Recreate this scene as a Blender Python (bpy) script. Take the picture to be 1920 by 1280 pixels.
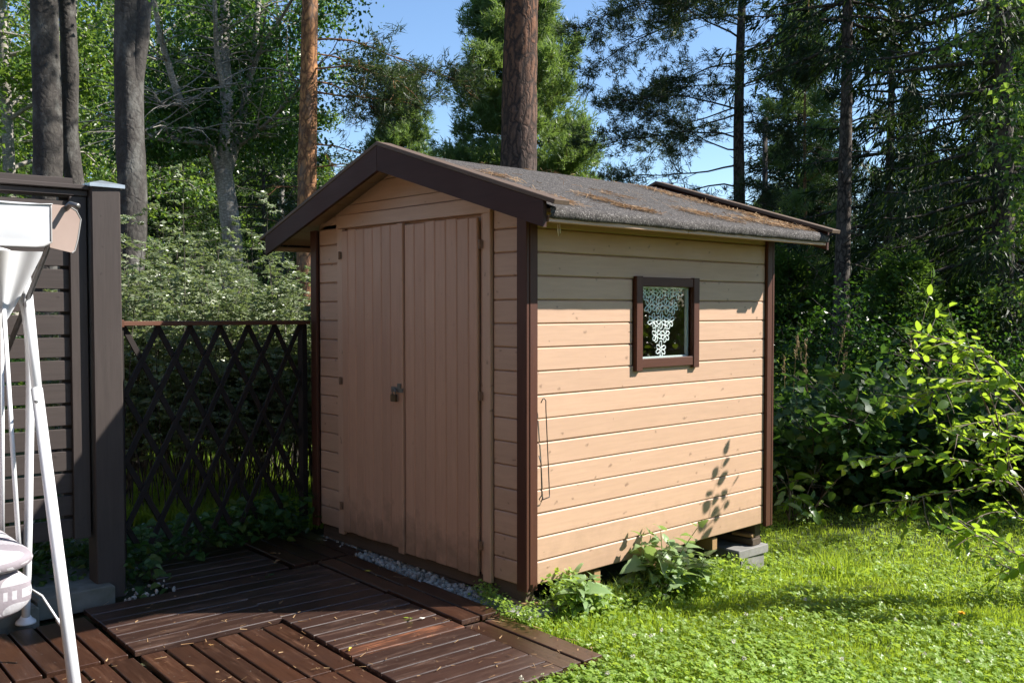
import bpy, math, random
import numpy as np
from mathutils import Vector, Matrix, noise as mnoise
R = math.radians
for o in list(bpy.data.objects): bpy.data.objects.remove(o)
SC = bpy.context.scene
COL = SC.collection
rnd = random.Random(7)
rg = np.random.default_rng(7)

# ------------------------------------------------------------------ camera
CX, CY, CZ, YAW, PITCH, ROLL, FPX = 3.4215, -3.2232, 1.3945, 0.8307, -0.0342, -0.0005, 1777.43
cd = bpy.data.cameras.new('camera'); cam = bpy.data.objects.new('camera', cd); COL.objects.link(cam)
cd.sensor_fit = 'HORIZONTAL'; cd.sensor_width = 36; cd.lens = 36*FPX/1920
cd.clip_start = .05; cd.clip_end = 600
FW = Vector((-math.sin(YAW)*math.cos(PITCH), math.cos(YAW)*math.cos(PITCH), math.sin(PITCH)))
RT = Vector((math.cos(YAW), math.sin(YAW), 0)); UP = RT.cross(FW)
m3 = Matrix((RT, UP, -FW)).transposed()
cam.matrix_world = Matrix.Translation((CX, CY, CZ)) @ m3.to_4x4() @ Matrix.Rotation(ROLL, 4, 'Z')
SC.camera = cam

# ------------------------------------------------------------------ sky, sun, exposure
SDIR = Vector((.75, .93, 1.0)).normalized()          # direction towards the sun
sun_el = math.asin(SDIR.z); sun_az = math.atan2(SDIR.x, SDIR.y)
wd = bpy.data.worlds.new('World'); SC.world = wd; wd.use_nodes = True
wn = wd.node_tree; bg = wn.nodes['Background']
sk = wn.nodes.new('ShaderNodeTexSky'); sk.sky_type = 'NISHITA'; sk.sun_disc = False
sk.sun_elevation = sun_el; sk.sun_rotation = sun_az
sk.air_density = 1.0; sk.dust_density = .15; sk.ozone_density = 4.5
wn.links.new(sk.outputs[0], bg.inputs[0]); bg.inputs[1].default_value = .098
sl = bpy.data.lights.new('sun', 'SUN'); sl.energy = 5.0; sl.angle = R(.53); sl.color = (1, .955, .885)
so = bpy.data.objects.new('sun', sl); COL.objects.link(so)
so.rotation_euler = SDIR.to_track_quat('Z', 'Y').to_euler(); so.location = (20, 25, 30)
SC.view_settings.view_transform = 'Standard'; SC.view_settings.look = 'None'
SC.view_settings.exposure = 1.13; SC.view_settings.gamma = 1; SC.view_settings.use_curve_mapping = False
SC.cycles.max_bounces = 8; SC.cycles.transparent_max_bounces = 8
SC.cycles.caustics_reflective = False; SC.cycles.caustics_refractive = False

# ------------------------------------------------------------------ helpers
WM = {}
def link(name, data, Mw=None, parent=None):
    o = bpy.data.objects.new(name, data); COL.objects.link(o)
    Mw = Mw or Matrix()
    WM[o.name] = Mw
    if parent:
        o.parent = parent; o.matrix_basis = WM[parent.name].inverted() @ Mw
    else: o.matrix_basis = Mw
    return o
def T(p): return Matrix.Translation(Vector(p))
def tag(o, label=None, cat=None, group=None, kind=None):
    if label: o['label'] = label
    if cat: o['category'] = cat
    if group: o['group'] = group
    if kind: o['kind'] = kind
    return o
def thing(name, loc, label, cat, group=None, rz=0):
    return tag(link(name, None, T(loc) @ Matrix.Rotation(rz, 4, 'Z')), label, cat, group)
def P(px, py, d):
    """point seen in direction (px,py) at depth d metres in front of the camera"""
    v = FW + RT*((px-960)/FPX) - UP*((py-640)/FPX)
    return np.array(Vector((CX, CY, CZ)) + v*d)
def at(px, d):
    f = Vector((-math.sin(YAW), math.cos(YAW), 0)); v = f + RT*((px-960)/FPX)
    return (CX+v.x*d, CY+v.y*d)
def gz(x, y):
    """height of the ground"""
    z = -.115 - .075*min(max(y, 0), 3.2)
    if x < -1.6: z += .09*min(1, (-1.6-x)/.8)*min(1, max(0, (2.5-y)/2))
    return z
def gza(x, y):
    z = -.115 - .075*np.clip(y, 0, 3.2)
    return z + .09*np.clip((-1.6-x)/.8, 0, 1)*np.clip((2.5-y)/2, 0, 1)

class Geo:
    def __init__(s): s.v = []; s.q = []; s.t = []; s.n = 0; s.qm = []; s.tm = []
    def add(s, v, q=None, t=None, mi=0):
        v = np.asarray(v, float).reshape(-1, 3)
        if q is not None and len(q): q = np.asarray(q, int).reshape(-1, 4); s.q.append(q+s.n); s.qm.append(np.full(len(q), mi))
        if t is not None and len(t): t = np.asarray(t, int).reshape(-1, 3); s.t.append(t+s.n); s.tm.append(np.full(len(t), mi))
        s.v.append(v); s.n += len(v)
    def mesh(s, name, mats, smooth=False, origin=(0, 0, 0)):
        me = bpy.data.meshes.new(name)
        v = np.concatenate(s.v)-np.asarray(origin, float)
        q = np.concatenate(s.q) if s.q else np.zeros((0, 4), int)
        t = np.concatenate(s.t) if s.t else np.zeros((0, 3), int)
        me.vertices.add(len(v)); me.vertices.foreach_set('co', v.astype(np.float32).ravel())
        me.loops.add(q.size+t.size); me.loops.foreach_set('vertex_index', np.concatenate([q.ravel(), t.ravel()]).astype(np.int32))
        me.polygons.add(len(q)+len(t))
        st = np.concatenate([np.arange(len(q))*4, q.size+np.arange(len(t))*3]).astype(np.int32)
        me.polygons.foreach_set('loop_start', st)
        if not isinstance(mats, (list, tuple)): mats = [mats]
        for m in mats: me.materials.append(m)
        mi = np.concatenate([np.concatenate(s.qm) if s.qm else [], np.concatenate(s.tm) if s.tm else []]).astype(np.int32)
        if len(mats) > 1: me.polygons.foreach_set('material_index', mi)
        me.polygons.foreach_set('use_smooth', np.full(len(q)+len(t), bool(smooth)))
        me.update(calc_edges=True); return me
    def build(s, name, mats, parent=None, smooth=False, origin=None):
        """mesh in world space linked under parent, its origin at `origin` or the parent's"""
        og = np.array(WM[parent.name].translation) if (parent and origin is None) else np.array(origin if origin is not None else (0, 0, 0))
        return link(name, s.mesh(name, mats, smooth, og), T(og), parent)

def tube(g, pts, rad, seg=8, caps=True, mi=0, disp=None):
    pts = np.asarray(pts, float); n = len(pts); rad = np.broadcast_to(np.asarray(rad, float), (n,))
    d = np.gradient(pts, axis=0); d /= np.linalg.norm(d, axis=1)[:, None]+1e-12
    a = np.array([0, 0, 1.]) if abs(d[0][2]) < .9 else np.array([1., 0, 0])
    u = np.cross(a, d[0]); u /= np.linalg.norm(u); U = [u]
    for i in range(1, n):
        u = U[-1]-d[i]*(U[-1]@d[i]); u /= np.linalg.norm(u)+1e-12; U.append(u)
    U = np.array(U); V = np.cross(d, U)
    th = np.arange(seg)*2*np.pi/seg
    r = np.repeat(rad[:, None], seg, 1)
    if disp is not None: r = r*disp(pts, th)
    v = pts[:, None]+r[..., None]*(np.cos(th)[None, :, None]*U[:, None]+np.sin(th)[None, :, None]*V[:, None])
    i = np.arange(n-1)[:, None]*seg; j = np.arange(seg)[None]; k = (j+1) % seg
    q = np.stack([i+j, i+k, i+seg+k, i+seg+j], -1).reshape(-1, 4)
    v = v.reshape(-1, 3); t = None
    if caps:
        v = np.vstack([v, pts[:1], pts[-1:]]); a0 = n*seg; j = np.arange(seg); k = (j+1) % seg
        t = np.vstack([np.stack([k, j, np.full(seg, a0)], -1), np.stack([(n-1)*seg+j, (n-1)*seg+k, np.full(seg, a0+1)], -1)])
    g.add(v, q, t, mi)
def box(g, lo, hi, mi=0):
    x0, y0, z0 = lo; x1, y1, z1 = hi
    v = [(x0,y0,z0),(x1,y0,z0),(x1,y1,z0),(x0,y1,z0),(x0,y0,z1),(x1,y0,z1),(x1,y1,z1),(x0,y1,z1)]
    g.add(v, [(0,3,2,1),(4,5,6,7),(0,1,5,4),(1,2,6,5),(2,3,7,6),(3,0,4,7)], None, mi)

PM = {}
def plank_mesh(L, H, Th, ch, mat, rounded=False):
    key = (round(L, 4), round(H, 4), round(Th, 4), ch, mat.name, rounded)
    if key in PM: return PM[key]
    h, t, c = H/2, Th/2, ch
    if rounded:
        c2 = c*.32
        sec = [(-h, -t), (h, -t), (h, t-c), (h-c2, t-c2), (h-c, t), (-h+c, t), (-h+c2, t-c2), (-h, t-c)]
    else:
        sec = [(-h+c, -t), (h-c, -t), (h, -t+c), (h, t-c), (h-c, t), (-h+c, t), (-h, t-c), (-h, -t+c)]
    n = len(sec); e = min(ch*.6, L*.2)
    vs = []
    for x, k in ((-L/2, 1), (-L/2+e, 0), (L/2-e, 0), (L/2, 1)):
        for a, b in sec: vs.append((x, a-k*e*np.sign(a)*.7, b-k*e*np.sign(b)*.7))
    fs = []
    for r in range(3):
        for j in range(n):
            k = (j+1) % n; fs.append((r*n+j, r*n+n+j, r*n+n+k, r*n+k)[::-1])
    fs += [tuple(range(n))[::-1], tuple(range(3*n, 4*n))]
    me = bpy.data.meshes.new('plank'); me.from_pydata(vs, [], [tuple(f)[::-1] for f in fs]); me.materials.append(mat); me.update()
    PM[key] = me; return me
def plank(name, parent, c, L, H, Th, ax, ay, mat, ch=.003, rounded=False, jit=0):
    """board: length along ax, width along ay, face towards ax x ay"""
    ax = Vector(ax).normalized(); ay = Vector(ay); ay = (ay-ax*ay.dot(ax)).normalized(); az = ax.cross(ay)
    M = Matrix((ax, ay, az)).transposed().to_4x4()
    if jit: M = M @ Matrix.Rotation(rnd.gauss(0, jit), 4, 'Z') @ Matrix.Rotation(rnd.gauss(0, jit*.6), 4, 'Y')
    return link(name, plank_mesh(L, H, Th, ch, mat, rounded), T(c) @ M, parent)
def span(name, parent, a, b, H, Th, ay, mat, ch=.003, **k):
    a = Vector(a); b = Vector(b)
    return plank(name, parent, (a+b)/2, (b-a).length, H, Th, b-a, ay, mat, ch, **k)
def prism(name, parent, pts, Th, origin, ax, ay, mat):
    """flat polygon pts (in ax, ay from origin), thickness Th along ax x ay, centred"""
    ax = Vector(ax).normalized(); ay = Vector(ay).normalized(); az = ax.cross(ay)
    pts = np.array(pts, float); c = pts.mean(0); q = pts-c; n = len(q)
    vs = [(x, y, -Th/2) for x, y in q]+[(x, y, Th/2) for x, y in q]
    fs = [tuple(range(n))[::-1], tuple(range(n, 2*n))]+[(i, (i+1) % n, n+(i+1) % n, n+i) for i in range(n)]
    me = bpy.data.meshes.new(name); me.from_pydata(vs, [], fs); me.materials.append(mat); me.update()
    M = Matrix((ax, ay, az)).transposed().to_4x4()
    return link(name, me, T(Vector(origin)+ax*c[0]+ay*c[1]) @ M, parent)

# ------------------------------------------------------------------ materials
class NT:
    def __init__(s, name):
        s.m = bpy.data.materials.new(name); s.m.use_nodes = True; s.t = s.m.node_tree; s.b = s.t.nodes['Principled BSDF']
        s.out = s.t.nodes['Material Output']
    def n(s, typ, **k):
        d = s.t.nodes.new('ShaderNode'+typ)
        for a, b in k.items():
            if a.startswith('i_'):
                nm = a[2:]; d.inputs[int(nm) if nm.isdigit() else nm.replace('_', ' ')].default_value = b
            else: setattr(d, a, b)
        return d
    def l(s, a, b): s.t.links.new(a, b)
    def math(s, op, a, b=None, clamp=False):
        d = s.n('Math', operation=op, use_clamp=clamp)
        for i, v in enumerate((a, b)):
            if v is None: continue
            if isinstance(v, (int, float)): d.inputs[i].default_value = v
            else: s.l(v, d.inputs[i])
        return d.outputs[0]
    def mix(s, f, a, b, typ='MIX'):
        d = s.n('MixRGB', blend_type=typ)
        for i, v in enumerate((f, a, b)):
            if isinstance(v, (int, float)): d.inputs[i].default_value = v
            elif isinstance(v, tuple): d.inputs[i].default_value = (*v, 1) if len(v) == 3 else v
            else: s.l(v, d.inputs[i])
        return d.outputs[0]
    def ramp(s, f, stops):
        d = s.n('ValToRGB'); cr = d.color_ramp
        while len(cr.elements) < len(stops): cr.elements.new(.5)
        for e, (p, c) in zip(cr.elements, stops):
            e.position = p; e.color = (c, c, c, 1) if isinstance(c, (int, float)) else (*c, 1)
        s.l(f, d.inputs[0]); return d.outputs[0]
    def coord(s, sc=(1, 1, 1), rand=True, kind='Object'):
        tc = s.n('TexCoord'); mp = s.n('Mapping'); mp.inputs['Scale'].default_value = sc
        if rand:
            oi = s.n('ObjectInfo'); va = s.n('VectorMath', operation='ADD'); cm = s.n('CombineXYZ')
            r = s.math('MULTIPLY', oi.outputs['Random'], 53.0)
            for i in range(3): s.l(r, cm.inputs[i])
            s.l(tc.outputs[kind], va.inputs[0]); s.l(cm.outputs[0], va.inputs[1]); s.l(va.outputs[0], mp.inputs[0])
        else: s.l(tc.outputs[kind], mp.inputs[0])
        return mp.outputs[0]
    def noise(s, co, sc, det=4, rough=.55, dist=0):
        d = s.n('TexNoise'); d.inputs['Scale'].default_value = sc; d.inputs['Detail'].default_value = det
        d.inputs['Roughness'].default_value = rough; d.inputs['Distortion'].default_value = dist
        s.l(co, d.inputs['Vector']); return d.outputs['Fac']
    def bump(s, h, st=.3, dist=.003):
        d = s.n('Bump'); d.inputs['Strength'].default_value = st; d.inputs['Distance'].default_value = dist
        s.l(h, d.inputs['Height']); s.l(d.outputs[0], s.b.inputs['Normal']); return d
    def rand(s): return s.n('ObjectInfo').outputs['Random']

def paint_wood(name, col, dark, rough=.5, knots=.6, grain=.25, wear=None, var=.1, spec=.4, bstr=.25, dirt=0):
    k = NT(name); co = k.coord((2.2, 30, 30)); g = k.noise(co, 2.0, 6, .6, .6)
    c2 = k.coord((1, 1, 1)); big = k.noise(c2, 3.5, 4)
    base = k.mix(k.ramp(g, [(.35, 0), (.75, 1)]), col, tuple(c*(1-grain) for c in col))
    base = k.mix(k.math('MULTIPLY', k.ramp(big, [(.35, 0), (.7, 1)]), .35), base, dark)
    v = k.math('ADD', k.math('MULTIPLY', k.rand(), 2*var), 1-var)
    base = k.mix(1.0, base, v, 'MULTIPLY')
    h = g
    if knots:
        vo = k.n('TexVoronoi', feature='F1', voronoi_dimensions='2D'); vo.inputs['Scale'].default_value = 1.0
        kw = k.noise(k.coord((1, 1, 1)), 22, 3); kv = k.n('VectorMath', operation='ADD'); kc = k.n('CombineXYZ'); k.l(k.math('MULTIPLY', kw, .55), kc.inputs[0]); k.l(k.math('MULTIPLY', kw, .35), kc.inputs[1])
        k.l(k.coord((6.8, 10, 10)), kv.inputs[0]); k.l(kc.outputs[0], kv.inputs[1]); k.l(kv.outputs[0], vo.inputs['Vector'])
        sp = k.n('SeparateXYZ'); k.l(vo.outputs['Color'], sp.inputs[0])
        on = k.math('GREATER_THAN', sp.outputs[0], .56); sz = k.math('ADD', .35, k.math('MULTIPLY', sp.outputs[1], .85))
        kn = k.math('MULTIPLY', k.ramp(k.math('DIVIDE', vo.outputs['Distance'], sz), [(.02, 1), (.10, 0)]), on)
        base = k.mix(k.math('MULTIPLY', kn, knots), base, tuple(c*.5 for c in dark))
        h = k.math('ADD', g, k.math('MULTIPLY', kn, .8))
    if dirt:
        ps = k.n('SeparateXYZ'); k.l(k.n('NewGeometry').outputs['Position'], ps.inputs[0])
        dn = k.noise(k.coord((1, 1, 1)), 9, 5, .65)
        dz = k.math('ADD', k.math('MULTIPLY', ps.outputs[2], 2.2), k.math('MULTIPLY', k.math('SUBTRACT', dn, .5), 1.6))
        base = k.mix(k.math('MULTIPLY', k.ramp(dz, [(.0, 1), (.55, 0)]), dirt), base, (.17, .115, .07))
        st = k.noise(k.coord((3.5, 55, 55)), 1.2, 4, .7); base = k.mix(k.math('MULTIPLY', k.ramp(st, [(.58, 0), (.75, 1)]), .35*dirt), base, tuple(c*.6 for c in dark))
    k.l(base, k.b.inputs['Base Color'])
    if wear:
        w = k.noise(k.coord((1.6, 14, 14)), 2.3, 6, .7, .3)
        wl = k.noise(k.coord((1, 1, 1)), 1.7, 3)
        wm = k.math('MULTIPLY', k.ramp(w, [(.5, 0), (.68, 1)]), k.ramp(wl, [(wear[2], 0), (wear[2]+.25, 1)]))
        fine = k.ramp(k.noise(k.coord((6, 160, 160)), 1.5, 3), [(.5, 0), (.62, 1)])
        base2 = k.mix(k.math('MULTIPLY', wm, wear[1]), base, wear[0])
        base2 = k.mix(k.math('MULTIPLY', fine, .10*wear[1]), base2, wear[0])
        sk_ = k.n('TexVoronoi', feature='F1'); sk_.inputs['Scale'].default_value = 26; k.l(k.coord((1, 1, 1)), sk_.inputs['Vector'])
        base2 = k.mix(k.ramp(sk_.outputs['Distance'], [(.04, .55), (.09, 0)]), base2, (.3, .27, .23))
        k.l(base2, k.b.inputs['Base Color'])
    rr = k.math('ADD', k.math('MULTIPLY', big, .25), rough-.12)
    k.l(rr, k.b.inputs['Roughness']); k.b.inputs['Specular IOR Level'].default_value = spec
    k.bump(h, bstr, .002)
    return k.m
TAN = (.53, .34, .228)
M_TAN = paint_wood('tan_painted_cladding', TAN, (.46, .285, .185), .5, .85, .13, var=.07, dirt=.22)
M_DOOR = paint_wood('shade_tinted_tan_door_boards', (.53, .31, .20), (.47, .265, .165), .5, .2, .14, var=.06, dirt=.6)  # same paint as the cladding; warm tone of the shaded front put into the colour
M_BRN = paint_wood('brown_painted_trim', (.088, .034, .021), (.062, .025, .016), .5, .2, .25, var=.06, spec=.25)
M_BARGE = paint_wood('dark_brown_bargeboard_paint', (.066, .030, .023), (.050, .023, .018), .62, .15, .25, var=.06, spec=.2)
M_CAP = paint_wood('weathered_brown_board', (.135, .088, .058), (.09, .058, .04), .65, .3, .35, var=.1)
M_DECK = paint_wood('dark_stained_decking', (.052, .021, .011), (.032, .014, .009), .36, .12, .35, wear=((.20, .105, .065), .6, .42), var=.3, spec=.6, bstr=.35)
M_DECKY = paint_wood('worn_dark_decking', (.042, .020, .014), (.027, .013, .010), .38, .12, .4, wear=((.20, .125, .092), .7, .36), var=.25, spec=.6, bstr=.5)
M_PEEL = paint_wood('peeled_reddish_decking', (.07, .03, .018), (.05, .02, .012), .5, .1, .4, wear=((.34, .13, .062), .95, .15), var=.05, bstr=.6)
M_FENCE = paint_wood('grey_brown_fence_stain', (.062, .049, .044), (.048, .037, .033), .62, .45, .25, var=.1, spec=.25)
M_TREL = paint_wood('dark_brown_trellis_stain', (.015, .009, .007), (.010, .007, .006), .8, 0, .3, var=.15)
M_RAIL = paint_wood('reddish_brown_rail', (.10, .04, .022), (.07, .03, .018), .45, .1, .3)
M_RAW = paint_wood('raw_timber', (.40, .24, .11), (.28, .16, .07), .7, .5, .3)
M_OLD = paint_wood('old_dark_timber', (.10, .07, .047), (.06, .043, .03), .8, .2, .4)
def simple(name, col, rough=.5, metal=0, spec=.5, nz=None):
    k = NT(name); k.b.inputs['Roughness'].default_value = rough; k.b.inputs['Metallic'].default_value = metal
    k.b.inputs['Specular IOR Level'].default_value = spec
    if nz:
        n = k.noise(k.coord((1, 1, 1)), nz[0], 5); k.l(k.mix(k.ramp(n, [(.3, 0), (.7, 1)]), col, nz[1]), k.b.inputs['Base Color'])
        if len(nz) > 2: k.bump(n, nz[2], .004)
    else: k.b.inputs['Base Color'].default_value = (*col, 1)
    return k.m
M_WHITE = simple('white_enamel_tube', (.82, .83, .84), .22, 0, .6, (7, (.76, .77, .78)))
M_STEEL = simple('dull_grey_steel', (.22, .22, .22), .42, .7, .5, (20, (.16, .15, .14)))
M_RUST = simple('painted_hinge', (.24, .14, .085), .6, .2, .4, (30, (.17, .10, .06)))
M_LOCK = simple('worn_brass_padlock', (.16, .105, .06), .4, .75, .5, (40, (.10, .07, .05)))
M_CAPM = simple('galvanised_cap', (.42, .46, .50), .38, .55, .5, (12, (.34, .37, .4)))
M_LACE = simple('white_crochet_cotton', (.86, .87, .86), .8, 0, .2)
M_CORD = simple('pale_cord', (.75, .72, .55), .8)
M_WIRE = simple('dark_wire', (.05, .05, .05), .4, .8)
M_CANV = simple('white_canopy_cloth', (.60, .60, .615), .75, 0, .2, (5, (.53, .535, .55), .3))
M_TRIM = simple('grey_piping', (.30, .29, .28), .8)
M_FLAP = simple('shade_tinted_canopy_cloth', (.31, .235, .20), .8, 0, .2, (6, (.27, .20, .17)))  # canopy cloth; its shade and brown through-light are put into this colour
M_CONC = simple('grey_concrete', (.26, .25, .235), .9, 0, .3, (14, (.17, .165, .15), .6))
M_CONCD = simple('dark_mossy_concrete', (.20, .195, .18), .9, 0, .3, (9, (.11, .115, .09), .6))
M_DARK = simple('dark_interior', (.03, .022, .017), .9)
M_WFR = simple('white_inner_window_frame', (.62, .66, .64), .5)
M_YEL = simple('dandelion_yellow', (.85, .50, .02), .7)
M_CLV = simple('clover_flower_white', (.75, .70, .62), .8)
M_LIT = simple('dry_leaf', (.36, .22, .08), .7, 0, .3, (40, (.25, .12, .05)))
M_YLF = simple('yellow_leaf', (.55, .42, .04), .6)
def stone_mat():
    k = NT('white_gravel'); geo = k.n('NewGeometry'); r = geo.outputs['Random Per Island']
    k.l(k.ramp(r, [(0, (.20, .17, .14)), (.5, (.36, .325, .285)), (1, (.56, .52, .46))]), k.b.inputs['Base Color']); k.b.inputs['Roughness'].default_value = .85
    k.bump(k.noise(k.coord((1, 1, 1), False), 120, 3), .4, .003); return k.m
M_GRAV = stone_mat()
def felt():
    k = NT('granular_roof_felt'); co = k.coord((1, 1, 1), False)
    vo = k.n('TexVoronoi', feature='F1'); vo.inputs['Scale'].default_value = 170; k.l(co, vo.inputs['Vector'])
    sp = k.n('SeparateXYZ'); k.l(vo.outputs['Color'], sp.inputs[0])
    c = k.ramp(sp.outputs[0], [(0, (.030, .026, .024)), (.55, (.070, .061, .056)), (.9, (.135, .12, .11)), (1, (.27, .25, .23))])
    big = k.noise(co, 2.4, 5, .6)
    c = k.mix(k.math('MULTIPLY', k.ramp(big, [(.4, 0), (.7, 1)]), .4), c, (.055, .052, .048))
    moss = k.noise(co, 6, 5, .7); c = k.mix(k.ramp(moss, [(.62, 0), (.75, .35)]), c, (.10, .075, .045))
    k.l(c, k.b.inputs['Base Color']); k.b.inputs['Roughness'].default_value = .85; k.b.inputs['Specular IOR Level'].default_value = .2
    h = k.math('ADD', sp.outputs[1], k.math('MULTIPLY', k.noise(co, 26, 4), 2.0)); k.bump(h, .7, .006); return k.m
M_FELT = felt()
def glass():
    k = NT('window_glass'); tr = k.n('BsdfTransparent'); gl = k.n('BsdfGlossy'); gl.inputs['Roughness'].default_value = .0
    tr.inputs[0].default_value = (.965, .99, .98, 1)
    fr = k.n('Fresnel'); fr.inputs[0].default_value = 1.55; mx = k.n('MixShader')
    k.l(k.math('MULTIPLY', k.math('MULTIPLY', fr.outputs[0], 1.15, True), k.math('SUBTRACT', 1.0, k.n('NewGeometry').outputs['Backfacing'])), mx.inputs[0]); k.l(tr.outputs[0], mx.inputs[1]); k.l(gl.outputs[0], mx.inputs[2]); k.l(mx.outputs[0], k.out.inputs[0]); return k.m
M_GLASS = glass()
def leafm(name, c1, c2, tc, tr=.4, rough=.42, spec=.4, c3=None):
    k = NT(name); geo = k.n('NewGeometry'); r = geo.outputs['Random Per Island']
    st = [(0, c1), (.85, c2)]
    if c3: st.append((.97, c3))
    c = k.ramp(r, st)
    big = k.noise(k.coord((1, 1, 1), True), .9, 3)
    c = k.mix(1.0, c, k.ramp(big, [(.3, .72), (.7, 1.25)]), 'MULTIPLY')
    k.l(c, k.b.inputs['Base Color']); k.b.inputs['Roughness'].default_value = rough; k.b.inputs['Specular IOR Level'].default_value = spec
    tl = k.n('BsdfTranslucent'); tl.inputs[0].default_value = (*tc, 1)
    mx = k.n('MixShader'); mx.inputs[0].default_value = tr
    k.l(k.b.outputs[0], mx.inputs[1]); k.l(tl.outputs[0], mx.inputs[2]); k.l(mx.outputs[0], k.out.inputs[0]); return k.m
M_BIRCH = leafm('birch_leaves', (.045, .10, .018), (.09, .16, .030), (.26, .39, .045), .45, .38)
M_ALDER = leafm('dark_broad_leaves', (.018, .055, .012), (.045, .10, .018), (.11, .25, .02), .35, .33)
M_HEDGE = leafm('feathery_hedge_leaves', (.13, .18, .082), (.265, .295, .18), (.30, .38, .11), .35, .34, .55, (.27, .28, .19))
M_CURR = leafm('currant_leaves', (.022, .060, .022), (.048, .095, .030), (.12, .24, .03), .35, .5, .25, (.11, .13, .03))
M_CHERRY = leafm('bird_cherry_leaves', (.065, .145, .018), (.12, .21, .028), (.40, .56, .038), .5, .3, .5)
M_NETTLE = leafm('nettle_leaves', (.18, .28, .11), (.25, .35, .15), (.32, .46, .11), .35, .42, .4)
M_COVER = leafm('ground_cover_leaves', (.025, .07, .016), (.055, .11, .024), (.12, .24, .03), .35, .4, .4, (.12, .16, .03))
M_GRASS = leafm('lawn_grass_blades', (.12, .22, .020), (.22, .31, .036), (.48, .62, .045), .5, .4, .4, (.22, .22, .07))
M_CLOVER = leafm('clover_leaves', (.17, .29, .042), (.28, .39, .085), (.48, .64, .07), .42, .42, .4)
M_SPRUCE = leafm('spruce_needles', (.012, .030, .010), (.030, .055, .014), (.06, .11, .015), .28, .5, .3)
M_YSPRUCE = leafm('young_spruce_needles', (.030, .070, .014), (.055, .11, .020), (.16, .28, .03), .35, .5, .3)
M_PINE = leafm('pine_needles', (.095, .15, .055), (.165, .225, .08), (.24, .36, .06), .4, .45, .4)
M_PINED = leafm('dark_pine_needles', (.030, .058, .026), (.060, .090, .036), (.09, .14, .026), .3, .45, .4, (.10, .075, .03))
M_STRAW = leafm('dry_grass_heads', (.30, .20, .10), (.42, .30, .16), (.4, .3, .15), .3, .6, .2)
M_NEEDL = leafm('fallen_pine_needles', (.27, .145, .065), (.44, .29, .15), (.35, .2, .1), .15, .6, .3)
def bark(name, plate, crack, sc=(14, 14, 3.2), upper=None, uz=(3, 5), lich=None, bst=1.0, bd=.02):
    k = NT(name); co = k.coord(sc, True); wob = k.noise(k.coord((1, 1, 1), True), 9, 4)
    va = k.n('VectorMath', operation='ADD'); k.l(co, va.inputs[0]); k.l(k.n('CombineXYZ').outputs[0], va.inputs[1])
    cm = k.n('CombineXYZ'); w2 = k.math('MULTIPLY', wob, 1.6)
    for i in range(3): k.l(w2, cm.inputs[i])
    k.l(cm.outputs[0], va.inputs[1])
    vo = k.n('TexVoronoi', feature='DISTANCE_TO_EDGE'); vo.inputs['Scale'].default_value = 1.0; k.l(va.outputs[0], vo.inputs['Vector'])
    e = k.ramp(vo.outputs['Distance'], [(.0, 0), (.22, 1)])
    fine = k.noise(k.coord((1, 1, .35), True), 60, 5, .65)
    pl = k.mix(k.ramp(fine, [(.35, 0), (.7, 1)]), plate, tuple(c*.62 for c in plate))
    if upper:
        tc = k.n('TexCoord'); sp = k.n('SeparateXYZ'); k.l(tc.outputs['Object'], sp.inputs[0])
        zz = k.math('ADD', sp.outputs[2], k.math('MULTIPLY', wob, 1.2))
        f = k.math('DIVIDE', k.math('SUBTRACT', zz, uz[0]), uz[1]-uz[0], True)
        pl = k.mix(f, pl, k.mix(k.ramp(fine, [(.3, 0), (.7, 1)]), upper, tuple(c*.6 for c in upper)))
    c = k.mix(e, crack, pl)
    if lich:
        ln = k.noise(k.coord((1, 1, .5), True), 5, 6, .7); c = k.mix(k.ramp(ln, [(.5, 0), (.66, .75)]), c, lich)
    k.l(c, k.b.inputs['Base Color']); k.b.inputs['Roughness'].default_value = .9; k.b.inputs['Specular IOR Level'].default_value = .2
    h = k.math('ADD', vo.outputs['Distance'], k.math('MULTIPLY', fine, .35)); k.bump(h, bst, bd); return k.m
M_BPINE = bark('pine_bark', (.105, .082, .072), (.035, .027, .024), (16, 16, 4.5), (.21, .105, .062), (3.5, 5.2), None)
M_BORANGE = bark('orange_pine_bark', (.50, .25, .12), (.12, .06, .038), (15, 15, 6), (.58, .28, .12), (3, 7), (.2, .15, .12), .8, .014)
M_BGREY = bark('grey_alder_bark', (.078, .070, .062), (.052, .046, .042), (17, 17, 15), None, (0, 1), (.165, .16, .145), .9, .012)
M_BBIRCH = bark('pale_mottled_bark', (.48, .44, .39), (.22, .20, .17), (15, 15, 30), None, (0, 1), (.11, .10, .088), .5, .006)
M_BDARK = bark('dark_conifer_bark', (.17, .14, .12), (.03, .025, .022), (16, 16, 6), None, (0, 1), (.15, .135, .12), .8, .012)
def soil():
    k = NT('ground_soil'); co = k.coord((1, 1, 1), False)
    a = k.noise(co, 1.3, 5); b = k.noise(co, 40, 4)
    c = k.mix(k.ramp(a, [(.4, 0), (.65, 1)]), (.030, .050, .012), (.045, .038, .018))
    c = k.mix(k.ramp(b, [(.4, 0), (.7, .7)]), c, (.06, .075, .02)); k.l(c, k.b.inputs['Base Color']); k.b.inputs['Roughness'].default_value = .95
    k.bump(b, .8, .03); return k.m
M_SOIL = soil()
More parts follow.
